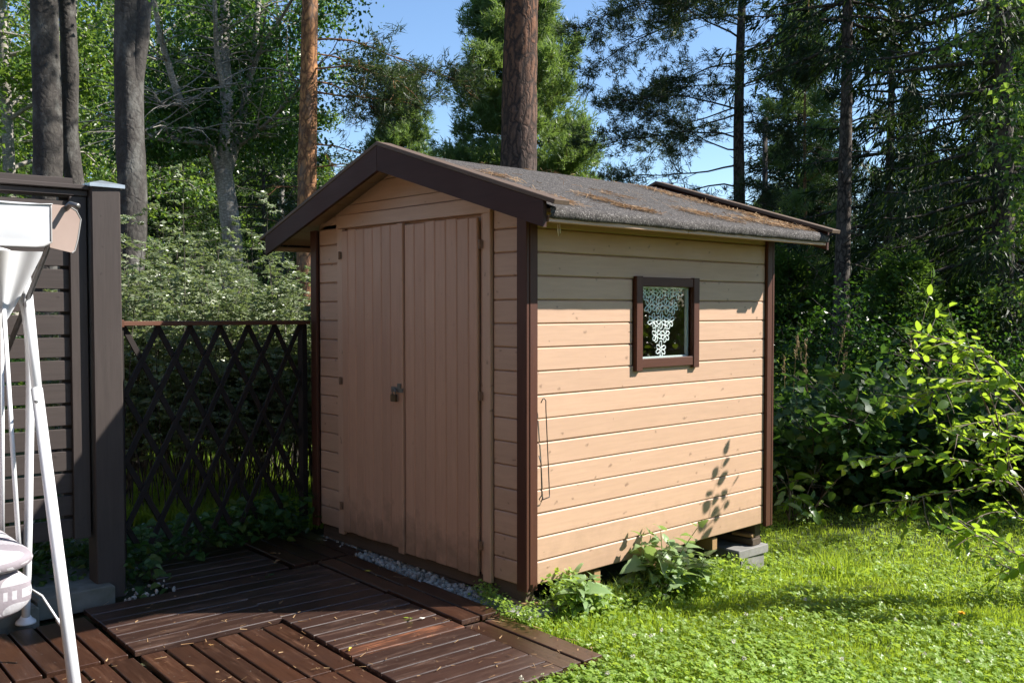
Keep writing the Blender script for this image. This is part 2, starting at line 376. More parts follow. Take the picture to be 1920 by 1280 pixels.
def cushion_mat():
    """mauve-grey cloth with rows of pale scallops and short dashes (flat print)"""
    k = NT('printed_cushion_cloth'); tc = k.n('TexCoord'); sp = k.n('SeparateXYZ'); k.l(tc.outputs['Object'], sp.inputs[0])
    geo = k.n('NewGeometry')
    u = k.math('ADD', k.math('MULTIPLY', sp.outputs[0], 1.0), k.math('MULTIPLY', sp.outputs[1], .73))
    v = k.math('ADD', sp.outputs[2], k.math('MULTIPLY', sp.outputs[0], .25))
    vv = k.math('FRACT', k.math('DIVIDE', k.math('ADD', v, 5.03), .115))
    uu = k.math('SUBTRACT', k.math('FRACT', k.math('DIVIDE', k.math('ADD', u, 9.0), .085)), .5)
    vy = k.math('MULTIPLY', k.math('SUBTRACT', vv, .08), 1.25)
    r = k.math('SQRT', k.math('ADD', k.math('MULTIPLY', uu, uu), k.math('MULTIPLY', vy, vy)))
    sc_ = k.math('MULTIPLY', k.math('LESS_THAN', r, .48), k.math('GREATER_THAN', vy, 0.0))
    du = k.math('FRACT', k.math('DIVIDE', k.math('ADD', u, 9.0), .022))
    da = k.math('MULTIPLY', k.math('LESS_THAN', du, .5), k.math('MULTIPLY', k.math('GREATER_THAN', vv, .60), k.math('LESS_THAN', vv, .90)))
    f = k.math('MAXIMUM', sc_, da)
    k.l(k.mix(f, (.27, .235, .255), (.47, .455, .47)), k.b.inputs['Base Color']); k.b.inputs['Roughness'].default_value = .8
    n = k.noise(k.coord((1, 1, 1), False), 14, 3); k.bump(n, .5, .012); return k.m
M_CUSH = cushion_mat()

# ------------------------------------------------------------------ ground (one sheet to the horizon)
def ground():
    xs = np.concatenate([[-400, -150, -60, -30, -18], np.arange(-12, 9.01, .3), [12, 18, 30, 60, 150, 400]])
    ys = np.concatenate([[-400, -150, -60, -30, -12], np.arange(-6, 15.01, .3), [18, 24, 34, 60, 150, 400]])
    X, Y = np.meshgrid(xs, ys); Z = gza(X, Y)-.03
    # shallow bed under the deck so that its tiles lie in it
    bed = (X > -2.5) & (X < .7) & (Y > -3.6) & (Y < .1); Z[bed] = -.16
    und = (X > -1.95) & (X < -.05) & (Y >= .1) & (Y < 2.2); Z[und] = -.27
    nx = len(xs); n = len(ys); i = np.arange(n-1)[:, None]*nx+np.arange(nx-1)[None]
    g = Geo(); g.add(np.stack([X, Y, Z], -1), np.stack([i, i+1, i+nx+1, i+nx], -1))
    tag(g.build('ground', M_SOIL, smooth=True), kind='structure')
ground()

# ------------------------------------------------------------------ deck of loose wooden tiles
DU = Vector((.99890, -.0469, 0)); DV = Vector((.0469, .99890, 0)); DZ = -.09
deck = tag(link('wooden_deck', None, T((-.6, -1.2, DZ))), kind='structure')
def tile(x0, x1, y0, y1, along, n, dz=0., yaw=0., mats=None, gap=.013):
    """deck tile in deck axes; slats along 'x' or 'y'"""
    c = DU*((x0+x1)/2)+DV*((y0+y1)/2); c = Vector((c.x, c.y, DZ+dz))
    M = T(c) @ Matrix.Rotation(math.atan2(DU.y, DU.x)+yaw, 4, 'Z')
    t = link('deck_tile', None, M, deck); a = x1-x0-.006; b = y1-y0-.006
    mat = M_DECK if along == 'x' else M_DECKY
    for i in range(n):
        w = (b if along == 'x' else a)/n; p = -(b if along == 'x' else a)/2+w*(i+.5)
        L = a if along == 'x' else b
        loc = Vector((0, p, -.013)) if along == 'x' else Vector((p, 0, -.013))
        loc.z += rnd.gauss(0, .0012)
        q = M @ loc; ax = M.to_3x3() @ (Vector((1, 0, 0)) if along == 'x' else Vector((0, 1, 0)))
        ay = M.to_3x3() @ (Vector((0, 1, 0)) if along == 'x' else Vector((-1, 0, 0)))
        mm = M_PEEL if (mats and i in mats) else mat
        s = plank('slat', t, q, round(L, 3), round(w-gap, 3), .026, ax, ay, mm, .0045, True, .0022)
        if mm is M_PEEL: s['label'] = 'slat with a peeled reddish patch at one end'
    for e in (-.36, .36):
        loc = Vector((e*a, 0, -.042)) if along == 'x' else Vector((0, e*b, -.042))
        q = M @ loc; ax = M.to_3x3() @ (Vector((0, 1, 0)) if along == 'x' else Vector((1, 0, 0)))
        plank('batten', t, q, round((b if along == 'x' else a)-.02, 3), .045, .03, ax, Vector((0, 0, 1)).cross(ax), M_OLD, .003)
# axis values are in deck coordinates (u, v)
tile(-1.37, -.60, -1.725, -1.025, 'y', 6, .004, .004, gap=.009)
tile(-1.40, -.645, -1.03, -.42, 'y', 6, -.003, -.003, gap=.009)
tile(-.635, .055, -1.03, -.42, 'y', 6, .002, .002, {5}, gap=.009)
tile(.06, .735, -1.03, -.42, 'y', 6, .0, .0, gap=.009)
tile(-1.42, -.66, -.415, -.165, 'x', 2, .004, .004)
tile(-.655, .005, -.415, -.165, 'x', 2, .012, -.004)
tile(.01, .70, -.415, -.155, 'x', 2, -.012, .0)
tile(-2.20, -1.43, -1.26, -.58, 'y', 6, -.004, .012, gap=.010)
tile(-2.16, -1.45, -.55, -.06, 'x', 4, .0, .006)
tile(-.565, .12, -1.72, -1.04, 'x', 6, -.006, .0)
tile(-.565, .12, -2.40, -1.73, 'x', 6, -.008, .003)
tile(.13, .81, -1.72, -1.04, 'x', 6, -.004, -.003)
tile(.13, .81, -2.40, -1.73, 'x', 6, -.004, .003)
tile(-1.255, -.60, -2.43, -1.74, 'x', 6, -.006, .004)
tile(-1.255, -.575, -3.12, -2.44, 'x', 6, -.004, .0)

def deck_litter():
    r = np.random.default_rng(17); g = Geo(); n = 420; u = r.uniform(-1.4, .75, n); v = -.16-1.9*r.random(n)**1.6; k = ~((u < -.62) & (v < -1.7)); u, v = u[k], v[k]; n = len(u)
    p = np.outer(u, np.array(DU))+np.outer(v, np.array(DV)); p[:, 2] = DZ+.004+r.random(n)*.004; a = r.random(n)*6.28; L = r.uniform(.006, .022, n)*r.choice([.5, 1, 1.3], n)
    d = np.c_[np.cos(a), np.sin(a), r.normal(0, .06, n)]*L[:, None]; w = np.c_[-np.sin(a), np.cos(a), r.normal(0, .3, n)]*r.uniform(.0008, .003, n)[:, None]
    g.add(np.stack([p-d-w, p-d+w, p+d+w*.5, p+d-w*.5], 1).reshape(-1, 3), np.arange(4*n).reshape(-1, 4)); tag(g.build('deck_litter', M_NEEDL), 'dry needles and husks scattered on the wooden deck tiles', 'litter', kind='stuff')
deck_litter()

# ------------------------------------------------------------------ shed
W, D = 2.011, 2.170
shed = thing('garden_shed', (-W/2, D/2, 0), 'small tan wooden garden shed with dark brown trim and grey felt roof', 'shed')
X_, Y_, Z_ = Vector((1, 0, 0)), Vector((0, 1, 0)), Vector((0, 0, 1))
BW = .058; PB = .12
# inner wall sheets behind the cladding (the paint colour shows in the joints)
g = Geo()
for lo, hi in (((-.034, .02, 0), (-.022, .80, 1.93)), ((-.034, 1.39, 0), (-.022, D-.02, 1.93)), ((-.034, .80, 0), (-.022, 1.39, 1.07)), ((-.034, .80, 1.565), (-.022, 1.39, 1.93)),
               ((-W+.02, .022, 0), (-.036, .034, 1.95)), ((-W+.02, D-.034, 0), (-.036, D-.022, 1.95)), ((-W+.022, .036, 0), (-W+.034, D-.036, 1.93))): box(g, lo, hi)
g.build('wall_sheathing', M_TAN, shed)
g = Geo(); box(g, (-W+.04, .04, .02), (-.04, D-.04, .04)); g.build('floor', M_DARK, shed)
for k in range(16):
    z = PB*(k+.5); hh = .1165 if k < 15 else .10
    zz = z if k < 15 else z-.008
    segs = [(BW, D-BW)]
    if 9 <= k <= 12: segs = [(BW, .805), (1.388, D-BW)]
    for a, b in segs:
        plank('cladding_board', shed, (-.010, (a+b)/2, zz), b-a-.002, hh, .020, Y_, Z_, M_TAN, .0055, jit=.0006)
    plank('cladding_board', shed, (-W+.010, D/2, zz), D-2*BW, hh, .020, -Y_, Z_, M_TAN, .0055)
    plank('cladding_board', shed, (-W/2, D-.010, zz), W-2*BW, hh, .020, -X_, Z_, M_TAN, .0055)
    plank('cladding_board', shed, ((-W+BW-1.722)/2, .010, zz), W-BW-1.722-.001, hh, .020, X_, Z_, M_TAN, .0055, jit=.001)
    plank('cladding_board', shed, ((-.246-BW)/2-.004, .010, zz), .246-BW-.008, hh, .020, X_, Z_, M_TAN, .0055, jit=.001)
# roof lines: z of the felt top along x
PX, PZ = -1.03, 2.287; SR, SL = .3135, .335
EXR, EXL = .305, -2.33
def zf(x): return PZ-(SR*(x-PX) if x > PX else SL*(PX-x))
Y0, Y1 = -.155, D+.165
# gable boards, clipped under the roof
def gable(z0, z1, y, nrm):
    zs = [z0, z1]; pts = []
    xr = lambda z: PX+(PZ-.06-z)/SR; xl = lambda z: PX-(PZ-.06-z)/SL
    a, b, c, d = max(xl(z0), -W+BW), min(xr(z0), -BW), min(xr(z1), -BW), max(xl(z1), -W+BW)
    if z1 > PZ-.06: c = d = PX
    if nrm < 0: prism('gable_board', shed, [(a, z0), (b, z0), (c, z1), (d, z1)], .020, (0, y, 0), X_, Z_, M_TAN)
    else: prism('gable_board', shed, [(-a, z0), (-d, z1), (-c, z1), (-b, z0)][::-1] if False else [(-b, z0), (-a, z0), (-d, z1), (-c, z1)], .020, (0, y, 0), -X_, Z_, M_TAN)
for z0, z1 in ((1.925, 1.976), (1.979, 2.033), (2.037, 2.154), (2.158, 2.225)):
    gable(z0, z1, .010, -1); gable(z0, z1, D-.010, 1)
g = Geo()
for y in (.026, D-.026):
    pts = [(-W+.03, 1.9), (-.03, 1.9), (-.03, zf(-.03)-.065), (PX, PZ-.065), (-W+.03, zf(-W+.03)-.065)]
    vs = [(x, y+e, z) for e in (-.004, .004) for x, z in pts]
    me = None; g.add(vs, [(0, 1, 6, 5), (1, 2, 7, 6), (2, 3, 8, 7), (3, 4, 9, 8), (4, 0, 5, 9), (0, 4, 3, 2), (5, 7, 8, 9)], [(0, 2, 1), (5, 6, 7)])
g.build('gable_sheathing', M_TAN, shed)
# corner boards
for nm, c, ax in (('f', (-BW/2-.001, -.011, .955), X_), ('s', (.011, BW/2-.011, .95), Y_)):
    pass
for x, y, fx, fy in ((0, 0, 1, -1), (0, D, 1, 1), (-W, 0, -1, -1), (-W, D, -1, 1)):
    zt = 1.90
    plank('corner_board', shed, (x-fx*(BW/2-.014), y+fy*.011, zt/2-.008), zt+.016, BW+.014, .021, Z_, X_ if fy > 0 else -X_, M_BRN, .003)
    plank('corner_board', shed, (x+fx*.011, y-fy*(BW/2+.001), zt/2-.008), zt+.016, BW-.003, .021, Z_, -Y_ if fx > 0 else Y_, M_BRN, .003)
# sill beams and floor joists under the walls
for a, b in (((-W+.05, .05, -.045), (-.03, .05, -.045)), ((-W+.05, D-.07, -.05), (-.03, D-.07, -.05))): span('sill_beam', shed, a, b, .06, .085, Y_, M_OLD, .004)
for yy in (.55, 1.05, 1.62): span('floor_joist', shed, (-W+.06, yy, -.055), (-.025, yy, -.055), .05, .075, Y_, M_RAW, .004)
# door frame and doors
span('door_lintel', shed, (-1.723, -.004, 1.936), (-.256, -.004, 1.929), .080, .026, Z_, M_TAN, .003)
span('door_jamb', shed, (-1.689, -.003, -.02), (-1.689, -.003, 1.892), .062, .024, -X_, M_TAN, .003)
span('door_jamb', shed, (-.287, -.004, -.028), (-.287, -.004, 1.888), .060, .026, -X_, M_TAN, .003)
span('door_stop', shed, (-.332, .008, -.0), (-.332, .008, 1.886), .028, .018, -X_, M_TAN, .002)
def door(edges, z0, z1, y, tops):
    d = link('door', None, T(((edges[0]+edges[-1])/2, y, z0)), shed)
    for i, (a, b) in enumerate(zip(edges[:-1], edges[1:])):
        dz = rnd.uniform(-.004, .004)
        plank('door_board', d, ((a+b)/2, y, (z0+z1+tops*(a+b)/2)/2+dz), z1-z0, b-a-.003, .020, Z_, -X_, M_DOOR, .005)
    g = Geo(); box(g, (edges[0]+.01, y+.012, z0+.02), (edges[-1]-.01, y+.022, z1-.02)); g.build('backing_board', M_DOOR, d)
    return d
dl = door([-1.655, -1.585, -1.5, -1.408, -1.317, -1.225, -1.134, -1.047], .008, 1.880, -.012, 0)
dr = door([-.989, -.896, -.798, -.708, -.613, -.518, -.42, -.349], -.006, 1.874, -.016, 0)
span('cover_strip', dl, (-1.020, -.024, -.014), (-1.020, -.024, 1.884), .050, .026, -X_, M_DOOR, .003)
for d, xs, zz in ((dl, -1.668, (1.727, .948, .164)), (dr, -.322, (1.729, .942, .16))):
    for z in zz:
        g = Geo(); box(g, (xs-.014, -.030, z-.022), (xs+.014, -.0235, z+.022)); tube(g, [(xs, -.031, z-.024), (xs, -.031, z+.024)], .006, 8)
        g.build('hinge', M_RUST, d)
# hasp
g = Geo(); box(g, (-1.118, -.0305, .915), (-1.046, -.0235, .945)); box(g, (-1.046, -.046, .917), (-.985, -.0400, .941)); box(g, (-1.040, -.044, .928), (-1.006, -.038, .968))
tube(g, [(-1.055, -.036, .935), (-1.055, -.055, .930), (-1.035, -.055, .922), (-1.035, -.036, .92)], .004, 6); g.build('hasp', M_STEEL, dl)
lock = thing('padlock', (-1.052, -.058, .885), 'small worn brass padlock hanging on the double door hasp', 'padlock')
g = Geo(); sec = [(-.021, -.022), (.021, -.022), (.023, -.018), (.023, .016), (.019, .021), (-.019, .021), (-.023, .016), (-.023, -.018)]
vs = [(-1.052+a, -.058+e*.0085*k, .885+b*kk) for e, k, kk in ((-1, 1, .93), (-1, .8, 1), (1, .8, 1), (1, 1, .93)) for a, b in sec]
fs = [(r*8+j, r*8+(j+1) % 8, r*8+8+(j+1) % 8, r*8+8+j) for r in range(3) for j in range(8)]+[(0, 1, 2, 3), (0, 3, 4, 7), (4, 5, 6, 7), (24, 27, 26, 25), (24, 31, 28, 27), (28, 31, 30, 29)]
g.add(vs, fs); g.build('lock_body', M_LOCK, lock)
th = np.linspace(0, np.pi, 10); g = Geo()
tube(g, [(-1.066, -.058, .90)]+[(-1.052-.014*np.cos(a), -.058, .922+.016*np.sin(a)) for a in th]+[(-1.038, -.058, .90)], .0036, 8); g.build('shackle', M_STEEL, lock, True)
# window
win = link('window', None, T((0, 1.096, 1.317)), shed)
wy0, wy1, wz0, wz1 = .810, 1.383, 1.062, 1.572
for yy in (wy0+.0275, wy1-.0275): span('frame_rail', win, (.012, yy, wz0-.012), (.012, yy, wz1+.004), .055, .028, -Y_, M_BRN, .003)
for zz in (wz0+.0285, wz1-.026): span('frame_rail', win, (.008, wy0+.056, zz), (.008, wy1-.056, zz), .052, .026, Z_, M_BRN, .003)
g = Geo(); box(g, (-.016, wy0+.05, wz0+.05), (-.012, wy1-.05, wz1-.05)); g.build('pane', M_GLASS, win)
g = Geo()
for lo, hi in (((-.034, wy1-.068, wz0+.05), (-.018, wy1-.052, wz1-.05)), ((-.034, wy0+.05, wz0+.05), (-.018, wy0+.062, wz1-.05)), ((-.034, wy0+.062, wz0+.05), (-.018, wy1-.068, wz0+.062)),
               ((-.034, wy0+.062, wz1-.062), (-.018, wy1-.068, wz1-.05))): box(g, lo, hi)
g.build('inner_frame', M_WFR, win)
# roof: felt covered slabs with a turned-down eave edge
def felt_slope(x_e, sgn):
    n = 26; m = 60; g = Geo()
    prof = [(PX, PZ)]+[(PX+(x_e-PX)*t, None) for t in np.linspace(.06, 1, n)]
    pr = [(x, zf(x)) for x, _ in prof]
    xe, ze = pr[-1]
    pr += [(xe+sgn*.014, ze-.010), (xe+sgn*.020, ze-.024), (xe+sgn*.019, ze-.046), (xe+sgn*.012, ze-.055), (xe-sgn*.004, ze-.057), (xe-sgn*.03, ze-.045)]
    ys = np.linspace(Y0, Y1, m); vs = []
    for j, y in enumerate(ys):
        for i, (x, z) in enumerate(pr):
            a = mnoise.noise(Vector((x*3, y*3, 1)))*.004+mnoise.noise(Vector((x*9, y*9, 5)))*.0018
            e = .006*mnoise.noise(Vector((i*.7, y*7, 9)))+.004*mnoise.noise(Vector((i*.3, y*23, 3))) if i >= n else 0
            vs.append((x+e*sgn, y, z+a+e))
    k = len(pr)
    q = [(j*k+i, j*k+i+1, (j+1)*k+i+1, (j+1)*k+i) for j in range(m-1) for i in range(k-1)]
    if sgn > 0: q = [f[::-1] for f in q]
    g.add(vs, q); return g.build('roof_felt', M_FELT, shed, True)
felt_slope(EXR, 1); felt_slope(EXL, -1)
# boarded roof deck under the felt
for i in range(12):
    for a, b in ((PX+.005, EXR-.004), (PX-.005, EXL+.004)):
        s = 1 if b > a else -1; w = abs(b-a)/12; xa = a+s*w*i; xb = a+s*w*(i+1); xm = (xa+xb)/2
        d = Vector((xb-xa, 0, zf(xb)-zf(xa))); nrm = Vector((-d.z*s, 0, abs(d.x))).normalized()
        c = Vector((xm, (Y0+Y1)/2, zf(xm)))-nrm*.022
        plank('roof_board', shed, c, Y1-Y0-.01, d.length-.004, .018, Y_ if s < 0 else -Y_, d.normalized(), M_TAN, .002)
# bargeboards with capping boards
for yb, sg in ((-.172, -1), (D+.182, 1)):
    for xe, sl in ((EXR, SR), (EXL, SL)):
        s = 1 if xe > PX else -1
        top = lambda x: PZ+.020-sl*abs(x-PX); bot = lambda x: PZ-.118-sl*abs(x-PX)*.965
        xs = [PX+s*.0015, xe-s*.002]
        pts = [(xs[0], bot(xs[0])), (xs[1], bot(xs[1])+.004), (xs[1]+s*.003, top(xs[1])-.012), (xs[1], top(xs[1])), (xs[0], top(xs[0]))]
        if s < 0: pts = pts[::-1]
        if sg < 0: prism('bargeboard', shed, pts, .022, (0, yb, 0), X_, Z_, M_BARGE)
        else: prism('bargeboard', shed, [(-a, b) for a, b in pts][::-1], .022, (0, yb, 0), -X_, Z_, M_BARGE)
        xc = xe+s*.075
        a = Vector((PX-s*.003, yb-sg*.034, PZ+.0335)); b = Vector((xc, yb-sg*.034, PZ+.0335-sl*abs(xc-PX)))
        d = (b-a).normalized(); ay = Vector((0, 1 if s > 0 else -1, 0)); 
        span('capping_board', shed, a, b, .098, .022, ay, M_CAP, .003)
# rafter ends under the eaves at the gables
for yb in (-.045, D+.045):
    for xe in (EXR, EXL):
        s = 1 if xe > PX else -1; xa = -W/2+s*(W/2-.25); xb = xe-s*.015
        span('eave_rail', shed, (xb, Y0+.01, zf(xb)-.062), (xb, .9, zf(xb)-.062), .03, .03, X_, M_TAN, .002) if yb < 0 else None
        span('eave_rail', shed, (xb, .904, zf(xb)-.062), (xb, Y1-.01, zf(xb)-.062), .03, .03, X_, M_TAN, .002) if yb < 0 else None

# pine needles lying on the roof
def needles():
    g = Geo(); r = np.random.default_rng(3); c = []
    def strip(x0, y0, x1, y1, n, s):
        t = r.random(n); c.append(np.stack([x0+(x1-x0)*t+r.normal(0, s, n), y0+(y1-y0)*t+r.normal(0, s*1.1, n)*r.choice([.6, .8, 1.4], n)], -1))
    strip(-.75, -.085, .12, -.05, 900, .035); strip(-.2, -.03, .17, .03, 700, .05); strip(.0, .05, .2, .1, 260, .035)
    strip(-.15, .55, .05, .62, 200, .035); strip(.10, .55, .2, .75, 260, .03); strip(.0, 1.25, .2, 1.5, 330, .05); strip(-.9, 1.95, .25, 2.2, 900, .05); strip(.05, 1.7, .25, 2.1, 420, .045)
    strip(-.6, .2, -.4, .3, 120, .05); strip(-.5, .0, .25, 2.2, 110, .3); strip(-.35, .9, -.2, 1.05, 100, .05); strip(-1.9, .3, -1.2, 1.8, 500, .25)
    p = np.concatenate(c); k = (p[:, 0] < EXR-.01) & (p[:, 1] > -.10) & (p[:, 1] < D+.11) & (p[:, 0] > EXL+.02); p = p[k]; n = len(p)
    zz = np.where(p[:, 0] > PX, PZ-SR*(p[:, 0]-PX), PZ-SL*(PX-p[:, 0]))+.006+r.random(n)*.010
    P0 = np.c_[p, zz]; a = r.random(n)*6.28; L = r.uniform(.018, .038, n)
    d = np.c_[np.cos(a), np.sin(a), -SR*np.cos(a)+r.normal(0, .18, n)]*L[:, None]; w = np.c_[-np.sin(a), np.cos(a), r.normal(0, .5, n)]*.0014
    v = np.stack([P0-d-w, P0-d+w, P0+d+w*.6, P0+d-w*.6], 1).reshape(-1, 3)
    g.add(v, np.arange(4*n).reshape(-1, 4)); tag(g.build('pine_needle_litter', M_NEEDL), 'rusty fallen pine needles drifted on the grey felt roof', 'needles', kind='stuff')
needles()

# lace curtain behind the window
def lace():
    t = thing('lace_curtain', (-.05, 1.075, 1.5), 'white crocheted flower lace triangle hanging behind the shed window', 'curtain')
    r = random.Random(5); sp = .0735; x = -.050
    for row, n in enumerate((5, 4, 3, 2, 1)):
        g = Geo()
        for i in range(n):
            cy = 1.118+(i-(n-1)/2)*sp+r.gauss(0, .003)-.002*row; cz = 1.492-row*.083+r.gauss(0, .003)
            for k in range(6):
                a = k*np.pi/3+np.pi/6+r.gauss(0, .12); u = np.array([0, np.cos(a), np.sin(a)]); w = np.array([0, -np.sin(a), np.cos(a)])
                L = .037+r.gauss(0, .003); th = np.linspace(0, 2*np.pi, 11)
                pts = np.array([(x, cy, cz)])+u*.008+np.outer((1-np.cos(th))/2*L, u)+np.outer(np.sin(th)*.0112, w)+np.outer(np.sin(th*2+k)*.002, (1, 0, 0))
                tube(g, pts, .0036, 5, False)
            th = np.linspace(0, 2*np.pi, 9); tube(g, np.c_[np.full(9, x), cy+.008*np.cos(th), cz+.008*np.sin(th)], .0032, 5, False)
        if row == 4: tube(g, [(x, 1.110, 1.13), (x, 1.106, 1.10), (x, 1.110, 1.085)], .0028, 5)
        g.build('flower_row', M_LACE, t, True)
    g = Geo(); tube(g, [(x, .872, 1.548), (x, 1.08, 1.545), (x, 1.31, 1.547)], .003, 6); g.build('hanging_rod', M_WIRE, t)
lace()
# wire hook and cord
t = thing('wire_hook', (.012, .1, .94), 'bent dark wire stay hanging beside the brown corner board', 'wire')
g = Geo(); tube(g, [(.024, .075, .925), (.03, .083, .945), (.026, .095, .947), (.03, .104, .935), (.026, .108, .9), (.022, .130, .60), (.022, .138, .462), (.03, .130, .445), (.03, .075, .437)], .0028, 6); g.build('wire_rod', M_WIRE, t, True)
g = Geo(); tube(g, [(.02, .066, .66), (.02, .08, .62), (.022, .084, .46), (.02, .067, .44), (.02, .08, .425), (.026, .09, .45)], .003, 6); g.build('wire_loop', M_WIRE, t, True)
g = Geo(); tube(g, [(.2, .03, 1.802), (.2, .034, 1.76), (.2, .022, 1.745), (.2, .018, 1.765), (.2, .016, 1.80)], .0022, 6)
tag(g.build('cord', M_CORD, None, True, (.2, .03, 1.8)), 'short pale cord loop dangling under the front eave', 'cord')

# supports under the corners
def block(name, c, s, mat, label, cat, rz=0, ch=.008, group=None):
    o = link(name, plank_mesh(s[0], s[1], s[2], ch, mat), T(c) @ Matrix.Rotation(rz, 4, 'Z')); tag(o, label, cat, group); return o
block('concrete_paver', (-.10, .03, -.125), (.42, .28, .05), M_CONC, 'grey concrete paver under the near shed corner', 'paver', .05)
block('timber_block', (-.07, .045, -.093), (.16, .10, .015), M_RAW, 'short timber block on the paver under the near shed corner', 'timber block')
block('concrete_paver', (-.23, D-.15, -.168), (.46, .32, .055), M_CONC, 'upper grey concrete slab under the far shed corner', 'paver', -.03)
block('concrete_block', (-.22, D-.16, -.247), (.42, .27, .10), M_CONC, 'lower concrete block beneath the slab under the far shed corner', 'block', .02)
block('timber_block', (-.25, D-.10, -.115), (.46, .10, .045), M_OLD, 'weathered timber beam on the slab under the far shed corner', 'timber block', .02)
block('timber_block', (-.11, D-.10, -.078), (.15, .085, .024), M_RAW, 'pale thin shim on the weathered beam under the far shed corner', 'timber block', .1)
block('timber_block', (-.62, .06, -.115), (.30, .10, .05), M_OLD, 'weathered timber beneath the right door behind the gravel', 'timber block', -.05)
block('concrete_block', (-1.90, .10, -.15), (.3, .25, .10), M_CONCD, 'dark concrete block under the shed corner by the trellis', 'block')
block('concrete_block', (-1.90, D-.12, -.2), (.3, .25, .22), M_CONCD, 'dark concrete block under the hidden rear shed corner', 'block')

# gravel strip between deck and shed
def gravel():
    t = (1+5**.5)/2; ico = np.array([(-1,t,0),(1,t,0),(-1,-t,0),(1,-t,0),(0,-1,t),(0,1,t),(0,-1,-t),(0,1,-t),(t,0,-1),(t,0,1),(-t,0,-1),(-t,0,1)])/np.hypot(1, t)
    fc = np.array([(0,11,5),(0,5,1),(0,1,7),(0,7,10),(0,10,11),(1,5,9),(5,11,4),(11,10,2),(10,7,6),(7,1,8),(3,9,4),(3,4,2),(3,2,6),(3,6,8),(3,8,9),(4,9,5),(2,4,11),(6,2,10),(8,6,7),(9,8,1)])
    r = np.random.default_rng(11); g = Geo(); g2 = Geo(); pts = []
    for _ in range(1500):
        u = r.uniform(-2.0, -.18); lo = .055-.062*(u+2.0)-.03; pts.append((u, r.uniform(min(lo+.0, .0)-.05, .06), 0))
    pts = [(x, y, -.135+r.random()*.035) for x, y, _ in pts]
    for i, (x, y, z) in enumerate(pts):
        s = r.uniform(.008, .019); v = ico*(s*r.uniform(.6, 1.3, 3))*r.uniform(.75, 1.2, (12, 1)); a = r.random()*6.28
        v = v@np.array([[np.cos(a), -np.sin(a), 0], [np.sin(a), np.cos(a), 0], [0, 0, 1]]); g.add(v+(x, y, z), None, fc)
    tag(g.build('gravel', M_GRAV), 'pale gravel strip between the deck and the shed doors', 'gravel', kind='stuff')
    for i in range(46):
        s = r.uniform(.006, .014); v = ico*(s*r.uniform(.5, 1.4, 3))*r.uniform(.75, 1.2, (12, 1)); g2.add(v+(r.uniform(-1.68, -1.46), r.uniform(-1.45, -1.16), -.108+r.random()*.018), None, fc)
    tag(g2.build('rubble', M_GRAV), 'scatter of pale stones beside the foot of the fence post', 'stones', kind='stuff')
gravel()
g = Geo(); box(g, (-2.02, -3.9, -.2), (-1.42, -2.45, -.045)); 
for i, (y0, y1, dz, x1) in enumerate(((-3.6, -2.9, 0, -1.36), (-2.89, -2.25, .006, -1.36), (-2.24, -1.86, -.004, -1.455), (-1.85, -1.47, .008, -1.53))):
    o = block('kerb_slab', ((-2.05+x1)/2, (y0+y1)/2, -.085+dz), (x1+2.05, y1-y0, .11), M_CONCD, ('dark concrete kerb slab at the frame edge beside the deck', 'dark kerb slab behind the swing cushion end', 'dark kerb slab behind the round swing foot', 'chipped dark kerb slab at the foot of the fence post')[i], 'kerb', rnd.gauss(0, .01), .012)

# ------------------------------------------------------------------ fence of horizontal slats with its end post
fa = R(3.5); FD = Vector((-math.sin(fa)*-1*-1, 0, 0)); FDIR = Vector((.055, .9985, 0))   # along the fence towards the post
fence = thing('slat_fence', (-1.66, -1.5, -.1), 'grey-brown slatted privacy fence with a thick capped end post', 'fence')
FN = Vector((FDIR.y, -FDIR.x, 0))
F0 = Vector((-1.66, -1.60, 0))
def fp(s, off, z): q = F0+FDIR*s+FN*off; return (q.x, q.y, z)
L = 2.3
for i in range(16):
    z = .222+.1157*i+.052
    span('slat', fence, fp(-L, -.014, z), fp(-.005, -.014, z), .100, .021, Z_, M_FENCE, .003, jit=.0008)
span('upright_board', fence, fp(.012, .008, .218), fp(.012, .008, 1.965), .082, .021, -FDIR if False else FDIR, M_FENCE, .003)
span('upright_board', fence, fp(-1.4, .008, .218), fp(-1.4, .008, 1.965), .082, .021, FDIR, M_FENCE, .003)
span('upright_board', fence, fp(.070, -.06, .235), fp(.070, -.06, 2.0), .03, .07, FDIR, M_FENCE, .003)
span('upright_board', fence, fp(-.02, -.058, .235), fp(-.02, -.058, 2.0), .09, .05, FDIR, M_FENCE, .003)
span('top_cap', fence, fp(-L, -.012, 2.012), fp(.085, -.012, 2.014), .105, .024, FN, M_FENCE, .004)
span('top_rail', fence, fp(-L, -.006, 1.984), fp(.06, -.006, 1.984), .028, .05, Z_, M_FENCE, .003)
pc = Vector((-1.665, -1.462, 0))
post = plank('post', fence, (pc.x, pc.y, .955), 2.13, .145, .145, Z_, FDIR, M_FENCE, .006)
g = Geo(); h = .088
vs = [(pc.x+a*h*k, pc.y+b*h*k, z) for k, z in ((1, 2.018), (1.0, 2.036)) for a, b in ((-1, -1), (1, -1), (1, 1), (-1, 1))]+[(pc.x, pc.y, 2.062)]
g.add(vs, [(0, 1, 5, 4), (1, 2, 6, 5), (2, 3, 7, 6), (3, 0, 4, 7), (3, 2, 1, 0)], [(4, 5, 8), (5, 6, 8), (6, 7, 8), (7, 4, 8)]); g.build('post_cap', M_CAPM, fence)

